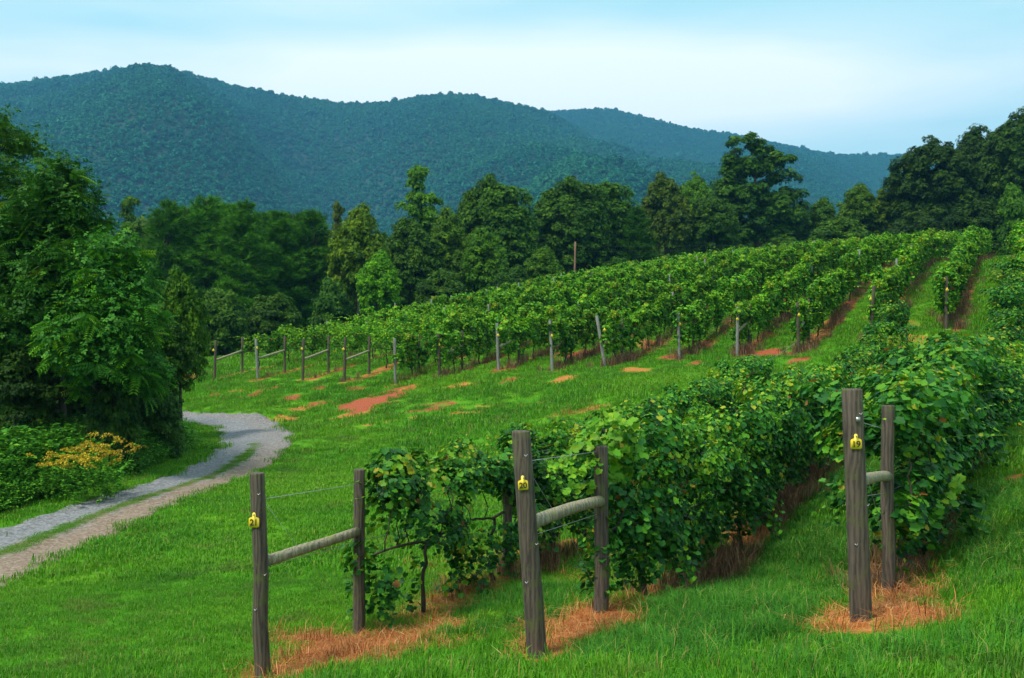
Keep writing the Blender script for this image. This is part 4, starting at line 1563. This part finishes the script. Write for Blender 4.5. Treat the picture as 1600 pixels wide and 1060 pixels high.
# woods behind the front trees, read as one mass
def build_woods():
    sr = []
    for kn in ('dense', 'poplar', 'pine1', 'bush', 'broad'):
        o = source('woodland_tree', KIND[kn][0])
        o.color = (.8, .85, .75, 1)
        sr.append(o)
    P, S, I = [], [], []
    line = [(-760, 380, 50), (-150, 350, 60), (200, 345, 88), (330, 340, 92), (480, 352, 96), (600, 350, 104), (720, 345, 110), (850, 360, 122), (1000, 330, 126), (1120, 320, 132), (1250, 330, 138), (1320, 335, 132), (1420, 300, 132), (1560, 230, 138), (1750, 220, 135), (2300, 240, 130)]
    for row_ in range(3):
        for q in np.arange(-760, 2300, 26):
            d = np.interp(q, [l[0] for l in line], [l[2] for l in line]) + row_ * 9 + rng.uniform(-4, 4)
            top = np.interp(q, [l[0] for l in line], [l[1] for l in line]) + rng.uniform(-4, 30)
            qq = q + rng.uniform(-14, 14)
            if row_ == 0: top = top + 45
            x = (qq - 800) / F * d
            zb = Hs(x, d)
            hgt = -(top - 530) / F * d - zb
            if hgt < 2: continue
            i = rng.integers(0, 5)
            P.append((x, d, zb - .2))
            w = hgt / 10 * rng.uniform(.8, 1.2) * (.6 if i == 3 else 1)
            S.append((w, w, hgt / 10))
            I.append(i)
    n = len(P)
    o = scatter('woods', np.array(P), np.stack([np.zeros(n), np.zeros(n), rng.uniform(0, 6.28, n)], 1), np.array(S), np.array(I), sr)
    o['label'] = 'dark woodland mass filling in behind the front trees'


for _k in KIND: pass
M_wood_tint = None
build_woods()

# --- the near trees on the left, beyond the road
FT = [
    ([(0, 0, 7.3, 1.9, 2.0, 2.2), (.9, 0, 5.9, 1.6, 1.6, 1.4), (-1.2, 0, 4.8, 2.6, 2.4, 2.4), (1.0, -.4, 4.4, 2.0, 2.2, 2.4)], 760, 9.3, -30, 27.5, (.9, .82, .5), 'tallest fronded tree at the left edge, with a pale leafy top'),
    ([(0, 0, 6.6, 1.0, 1.1, 1.2), (-.5, .2, 5.6, 1.5, 1.5, 1.5), (.5, -.3, 4.6, 1.5, 1.6, 1.3), (-.6, 0, 3.6, 1.8, 1.8, 1.7)], 600, 8.1, 96, 26.0, (.72, .72, .45), 'fronded tree with drooping compound leaves, second from the left edge'),
    ([(-.2, 0, 4.9, 1.0, 1.1, 1.0), (.45, -.3, 3.9, .85, 1.0, .8), (-.2, -.4, 3.3, 1.2, 1.3, 1.2), (.1, -.3, 2.5, 1.1, 1.2, .9)], 380, 6.2, 178, 25.0, (.82, .86, .55), 'fronded tree reaching out toward the road bend with bright drooping leaves'),
]
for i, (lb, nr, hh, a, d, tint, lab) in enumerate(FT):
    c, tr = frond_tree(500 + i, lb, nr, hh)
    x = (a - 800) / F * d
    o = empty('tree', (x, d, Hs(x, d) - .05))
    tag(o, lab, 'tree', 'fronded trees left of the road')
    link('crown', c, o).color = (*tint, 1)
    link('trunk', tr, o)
tree('broad', 282, 425, 34, 42, (1.1, 1.25, .8), 'dark green leafy tree behind the bluish shrub, left of the first pines', group='fronded trees left of the road')
tree('dense', 235, 470, 33, 60, (.7, .85, .75), 'shade-tinted tree behind the drooping fronds and above the bluish shrub', group='fronded trees left of the road')
tree('dense', 60, 330, 34, 140, (.6, .7, .6), 'tree tinted dark for the shade behind the two left fronded trees', group='fronded trees left of the road')  # back trees: shade of the gap painted in by darker crown tints
tree('dense', -60, 420, 25, 90, (.5, .6, .5), 'shade-tinted dark tree low at the left photo edge', group='fronded trees left of the road')
tree('bush', 120, 560, 28, 70, (.42, .5, .45), 'darkest bush, tinted for the deep shade under the fronded trees', 'bush', group='shrubs left of the road')  # understory bushes: dark tint paints the shade beneath the fronded crowns
tree('bush', 15, 545, 24.5, 80, (.42, .5, .45), 'bush tinted dark for the shade at the left photo edge', 'bush', group='shrubs left of the road')
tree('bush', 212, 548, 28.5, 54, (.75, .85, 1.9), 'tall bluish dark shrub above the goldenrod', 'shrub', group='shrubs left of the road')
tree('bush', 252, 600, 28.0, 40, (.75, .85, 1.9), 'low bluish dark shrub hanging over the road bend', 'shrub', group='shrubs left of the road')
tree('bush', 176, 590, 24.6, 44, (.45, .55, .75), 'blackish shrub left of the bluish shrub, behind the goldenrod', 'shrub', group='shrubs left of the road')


# ------------------------------------------------------------------ roadside weeds, goldenrod
def weed_clump(seed, h=.8, n=16):
    r = np.random.default_rng(seed)
    g = G()
    for s in range(n):
        b = np.array([r.normal(0, .18), r.normal(0, .18), 0])
        tipv = np.array([r.normal(0, .22), r.normal(0, .22), h * r.uniform(.5, 1.05)])
        t = np.linspace(0, 1, 5)[:, None]
        path = b + tipv * t + np.array([tipv[0], tipv[1], 0]) * .3 * t * t
        g.tube(path, .004, 3, var=.3, cap=False)
        m = 20
        u = r.uniform(.1, 1, m)[:, None]
        P = b + tipv * u + np.array([tipv[0], tipv[1], 0]) * .3 * u * u
        tip = norm(np.stack([r.normal(0, 1, m), r.normal(0, 1, m), r.normal(.1, .3, m)], 1))
        nrm = np.stack([r.normal(0, .35, m), r.normal(0, .35, m), np.ones(m)], 1)
        g.stamp(P, frames(nrm, tip, r.uniform(.05, .13, m)), T_LEAF, F_LEAF, np.clip(r.normal(.5, .25, m), 0, 1))
    return g


def build_weeds():
    src = [source('weed_clump', weed_clump(700 + i).mesh('weed_clump', M_weed)) for i in range(4)]
    N = 26000
    s = rng.uniform(0, rs[int(NR * .72)], N)
    off = .9 + np.abs(rng.normal(0, 1.6, N))
    ii = np.clip(np.searchsorted(rs, s), 0, NR - 1)
    lo = (ii < int(NR * .62))
    P = rc[ii] - rnorm[ii] * (rw[ii] + off)[:, None]
    rd, hw = road_dist(P[:, 0], P[:, 1])
    ok = lo & (rd > hw + .85) & (rd < hw + 5.0)
    P, off = P[ok], (rd - hw)[ok]
    n = len(P)
    sc = (.45 + .75 * sstep(.8, 2.6, off)) * rng.uniform(.6, 1.25, n)
    o = scatter('undergrowth', np.stack([P[:, 0], P[:, 1], H(P[:, 0], P[:, 1]) - .02], 1), np.stack([rng.normal(0, .12, n), rng.normal(0, .12, n), rng.uniform(0, 6.28, n)], 1), sc, rng.integers(0, 4, n), src)
    o['label'] = 'tangle of green roadside weeds below the left trees'


build_weeds()


def goldenrod(seed):
    r = np.random.default_rng(seed)
    gs, gf = weed_clump(seed, 1.05, 15), G()
    for s in range(15):
        b = np.array([r.normal(0, .30), r.normal(0, .25), r.uniform(.78, 1.15)])
        az = r.uniform(0, 6.28)
        for q in range(5):
            a2 = az + r.normal(0, .7)
            L = r.uniform(.12, .26)
            t = np.linspace(0, 1, 10)[:, None]
            P = b + np.array([math.cos(a2), math.sin(a2), 0]) * L * t + np.array([0, 0, 1]) * (.14 * t - .18 * t * t)
            gf.stamp(P, frames(rdir(10), rdir(10), np.full(10, .045)), T_LEAF, F_LEAF, r.uniform(0, 1, 10))
    return gs.mesh('goldenrod_leaves', M_weed), gf.mesh('goldenrod_flowers', M_gold)


for i, (a, b, d, sc, lab) in enumerate([(135, 745, 20.8, 1.0, 'goldenrod with the fullest yellow plumes below the dark shrubs'), (168, 742, 21.2, .95, 'goldenrod right of the fullest plumes, leaning to the road'),
                                        (150, 735, 21.8, 1.12, 'tallest goldenrod standing behind the other yellow plumes'), (84, 750, 21.0, .85, 'goldenrod with few orange-yellow plumes, left of the others')]):
    x = (a - 800) / F * d
    o = empty('goldenrod', (x, d, Hs(x, d)))
    o.scale = (sc,) * 3
    tag(o, lab, 'wildflower', 'goldenrod by the road')
    l_, f_ = goldenrod(760 + i)
    link('leaves', l_, o)
    link('flowers', f_, o)


# ------------------------------------------------------------------ grass
def clear_foot(x, y, wid=.26, fr=.9):
    """trodden bare ground on the downhill side of the near end posts"""
    ok = np.ones(len(x), bool)
    for row in NEAR:
        ex, ey = row['end']
        ok &= ~((np.abs(x - ex) < wid) & (y > ey - fr) & (y < ey + .12))
    return ok


def grass_clump(seed, n, rad, h, w, mat, lean=.35, flat=0.0):
    r = np.random.default_rng(seed)
    g = G()
    b = np.stack([r.uniform(-rad, rad, n), r.uniform(-rad, rad, n), np.zeros(n)], 1)
    az = r.uniform(0, 6.28, n)
    d = np.stack([np.cos(az), np.sin(az), np.zeros(n)], 1)
    side = np.stack([-np.sin(az), np.cos(az), np.zeros(n)], 1) * (w * .5 * r.uniform(.6, 1.3, n))[:, None]
    hh = h * r.uniform(.45, 1.15, n)
    le = np.abs(r.normal(lean, .25, n))
    z = np.array([0, 0, 1.0])
    m1 = b + d * (hh * le * .35)[:, None] + z * (hh * (1 - flat) * .6)[:, None]
    tp = b + d * (hh * le * 1.1 * (1 + flat * 1.5))[:, None] + z * (hh * (1 - flat) * np.clip(1 - .3 * le, .3, 1))[:, None]
    V = np.stack([b - side - z * .03, b + side - z * .03, m1 + side * .8, m1 - side * .8, tp], 1).reshape(-1, 3)
    k = np.arange(n) * 5
    g.v.append(V)
    idx = np.concatenate([np.stack([k, k + 1, k + 2, k + 3], 1), ], 1)
    tri = np.stack([k + 3, k + 2, k + 4], 1)
    g.idx.append(idx.ravel())
    g.size.append(np.full(n, 4))
    g.idx.append(tri.ravel())
    g.size.append(np.full(n, 3))
    v = np.clip(r.normal(.5, .25, n), 0, 1)
    g.var.append(np.concatenate([v, v]))
    g.n += len(V)
    return source('grass_clump', g.mesh('grass_clump', mat))


def slope_rot(x, y, n):
    e = .2
    gx = (H(x + e, y) - H(x - e, y)) / (2 * e)
    gy = (H(x, y + e) - H(x, y - e)) / (2 * e)
    return np.stack([np.arctan(gy), -np.arctan(gx), rng.uniform(0, 6.28, n) * 1.0], 1)


def build_grass():
    near = [grass_clump(800 + i, 130, .17, .052, .0048, M_grass, .6) for i in range(4)]
    mid = [grass_clump(810 + i, 120, .30, .075, .011, M_grass, .55) for i in range(3)]
    far = [grass_clump(820 + i, 110, .42, .10, .024, M_grass, .5) for i in range(3)]
    X, Y, I, S = [], [], [], []

    def zone(y0, y1, dens, i0, ni, sc):
        A = .5 * (y1 ** 2 - y0 ** 2) * 1.24
        n = int(A * dens)
        y = np.sqrt(rng.uniform(y0 ** 2, y1 ** 2, n))
        x = y * rng.uniform(-.62, .62, n)
        X.append(x); Y.append(y)
        I.append(i0 + rng.integers(0, ni, n))
        S.append(sc * rng.uniform(.7, 1.3, n))
    zone(3.0, 14, 62, 0, 4, 1.0)
    zone(14, 27, 18, 4, 3, 1.0)
    zone(27, 50, 14, 4, 3, 1.05)
    zone(50, 80, 7, 7, 3, 1.0)
    x, y, i, s = map(np.concatenate, (X, Y, I, S))
    clay, straw = masks(x, y)
    rd, hw = road_dist(x, y)
    bare = np.maximum(clay, straw * .95)
    keep = clear_foot(x, y) & (rng.random(len(x)) > bare * 1.4) & (rd > hw - .12 * rng.random(len(x)))
    lush = .75 + .5 * (.5 + .5 * snoise(x, y, 33, 3, .9))
    s = s * lush * np.where(y > 28, 1 + .4 * np.sin((.893 * x - .45 * y) * 4.2 + 1.5 * snoise(x, y, 35, 2, .3)), 1)
    x, y, i, s = x[keep], y[keep], i[keep], s[keep]
    # grass on the strip between the wheel tracks
    m = 900
    q = rng.integers(2, int(NR * .57), m)
    j = rng.normal(0, .065, m)
    g1 = rc[q] + rnorm[q] * (.02 + j)[:, None] * rw[q][:, None]
    g1 = g1[rng.random(m) < .35 + .65 * (.5 + .5 * np.sin(rs[q] * .8))]
    x = np.concatenate([x, g1[:, 0]])
    y = np.concatenate([y, g1[:, 1]])
    i = np.concatenate([i, 4 + rng.integers(0, 3, len(g1))])
    s = np.concatenate([s, rng.uniform(.2, .55, len(g1))])
    n = len(x)
    rot = slope_rot(x, y, n)
    o = scatter('grass', np.stack([x, y, H(x, y)], 1), rot, s, i, near + mid + far)
    o['label'] = 'short mown green grass over the field and vine alleys'

    # longer uncut grass on the bank between the near rows
    tl = [grass_clump(840 + k, 80, .16, .20, .0055, M_tall, .8) for k in range(4)]
    N = 26000
    y = np.sqrt(rng.uniform(4.6 ** 2, 21 ** 2, N))
    x = y * rng.uniform(-.3, .62, N)
    nn = .893 * x - .45 * y
    reg = ((nn > -3.2) & (nn < -1.55) & (y > 7.7) & (y < 21)) * 1.0
    reg = np.maximum(reg, ((nn > -.55) & (y > 8.6) & (y < 20)) * .8)
    reg = np.maximum(reg, ((nn > -5.6) & (nn < -4.1) & (y > 9.3) & (y < 15)) * .35)
    reg = np.maximum(reg, ((x > .4) & (y > 4.6) & (y < 7.6)) * .06)
    nz = .5 + .5 * snoise(x, y, 44, 3, 1.1)
    clay, straw = masks(x, y)
    keep = clear_foot(x, y, .4, 1.3) & (rng.random(N) < reg * (nz * 1.3) * (1 - np.clip(1.2 * np.maximum(clay, straw), 0, 1)))
    x, y, nz = x[keep], y[keep], nz[keep]
    n = len(x)
    o = scatter('tall_grass', np.stack([x, y, H(x, y)], 1), slope_rot(x, y, n), rng.uniform(.55, 1.15, n) * (.6 + .5 * nz), rng.integers(0, 4, n), tl)
    o['label'] = 'longer uncut grass on the bank between the near vine rows'

    # straw on the bare patches and dead weeds under the vines
    st = [grass_clump(860 + k, 60, .17, .075, .005, M_straw, 1.0, .74) for k in range(3)] + [grass_clump(870 + k, 26, .12, .22, .006, M_straw, .7) for k in range(2)]
    dw = [grass_clump(880 + k, 46, .14, .46, .009, M_deadweed, .4) for k in range(3)]
    N = 60000
    y = np.sqrt(rng.uniform(5.5 ** 2, 33 ** 2, N))
    x = y * rng.uniform(-.4, .6, N)
    clay, straw = masks(x, y)
    keep = rng.random(N) < np.clip(straw * 1.1, 0, 1) * (y < 14) + .35 * straw * (y >= 14)
    keep &= clear_foot(x, y, .15, .5)
    x, y = x[keep], y[keep]
    n = len(x)
    idx = np.where(rng.random(n) < .93, rng.integers(0, 3, n), 3 + rng.integers(0, 2, n))
    o = scatter('straw', np.stack([x, y, H(x, y)], 1), slope_rot(x, y, n), rng.uniform(.6, 1.2, n), idx, st)
    o['label'] = 'dry orange straw lying on bare ground round the post feet'
    x, y, s = [], [], []
    for ri, row in enumerate(NEAR):
        m = 420 if ri == 0 else 800
        d = rng.uniform(row['inner'][1] + 1.3, 31, m)
        gate = .5 + .5 * np.sin(d * 1.9 + ri * 2)
        k = rng.random(m) < (.15 + .7 * gate)
        a, b = rowpt(row['n'] + rng.normal(.05, .22, m), d)
        x.append(a[k]); y.append(b[k]); s.append(rng.uniform(.4, 1.1, k.sum()))
    for row in FAR:
        m = 300 if row['k'] > 3 else 90
        d = row['d'] + (row['dend'] - row['d']) * rng.random(m) ** 1.5
        gate = .5 + .5 * np.sin(d * .9 + row['k'] * 1.7)
        k = rng.random(m) < (.3 + .7 * gate)
        a, b = rowpt(row['n'] + rng.normal(.1, .26, m), d)
        x.append(a[k]); y.append(b[k]); s.append(rng.uniform(.5, 1.3, k.sum()) * (1 if row['k'] > 3 else .7))
    for (a, b, dd) in [(1390, 925, 9.85), (1415, 900, 10.6)]:
        m = 12
        x.append((a - 800) / F * dd + rng.normal(0, .14, m)); y.append(dd + rng.normal(.1, .14, m)); s.append(rng.uniform(.35, .8, m))
    x, y, s = map(np.concatenate, (x, y, s))
    k = clear_foot(x, y, .2, .7)
    x, y, s = x[k], y[k], s[k]
    n = len(x)
    o = scatter('dead_weeds', np.stack([x, y, H(x, y)], 1), slope_rot(x, y, n), s, rng.integers(0, 3, n), dw)
    o['label'] = 'reddish brown dead weeds standing under the vine rows'


build_grass()

# ------------------------------------------------------------------ utility pole with two wires
def build_pole():
    d = 92.0
    x = (897 - 800) / F * d
    z = Hs(x, d)
    zt = -(378 - 530) / F * d
    o = empty('utility_pole', (x, d, z))
    tag(o, 'thin brown wooden utility pole standing behind the vineyard', 'utility pole')
    zs = np.linspace(-.5, zt - z, 6)
    link('pole', G().tube(np.stack([.02 * zs, 0 * zs, zs], 1), np.linspace(.12, .08, 6), 10).mesh('pole', M_pole, True), o)
    for hh in (.4, .9):
        g = G()
        for sx in (1,):
            e = np.array([60.0, 16.0, 9.0 + .3 * hh])
            t = np.linspace(0, 1, 16)[:, None]
            pts = np.array([.1, 0, zt - z - hh]) * (1 - t) + e * t - np.array([0, 0, 1]) * 3.0 * 4 * t * (1 - t) * .25
            g.tube(pts, .009, 4, cap=False)
        link('overhead_wire', g.mesh('overhead_wire', M_ink), o)


build_pole()

# ------------------------------------------------------------------ haze
def build_haze():
    x0, x1, y0, y1, z0, z1 = -2750, 2750, -700, 2850, -30, 620
    V = [(x, y, z) for z in (z0, z1) for y in (y0, y1) for x in (x0, x1)]
    faces = [(0, 2, 3, 1), (4, 5, 7, 6), (0, 1, 5, 4), (2, 6, 7, 3), (0, 4, 6, 2), (1, 3, 7, 5)]
    m = bpy.data.materials.new('haze')
    m.use_nodes = True
    t = m.node_tree
    t.nodes.clear()
    out = t.nodes.new('ShaderNodeOutputMaterial')
    v = t.nodes.new('ShaderNodeVolumePrincipled')
    v.inputs['Color'].default_value = (.16, .52, .96, 1)
    v.inputs['Density'].default_value = .00022
    v.inputs['Anisotropy'].default_value = .2
    t.links.new(v.outputs[0], out.inputs['Volume'])
    tag(link('haze', G().add(V, faces).mesh('haze', m)), kind='stuff')


build_haze()
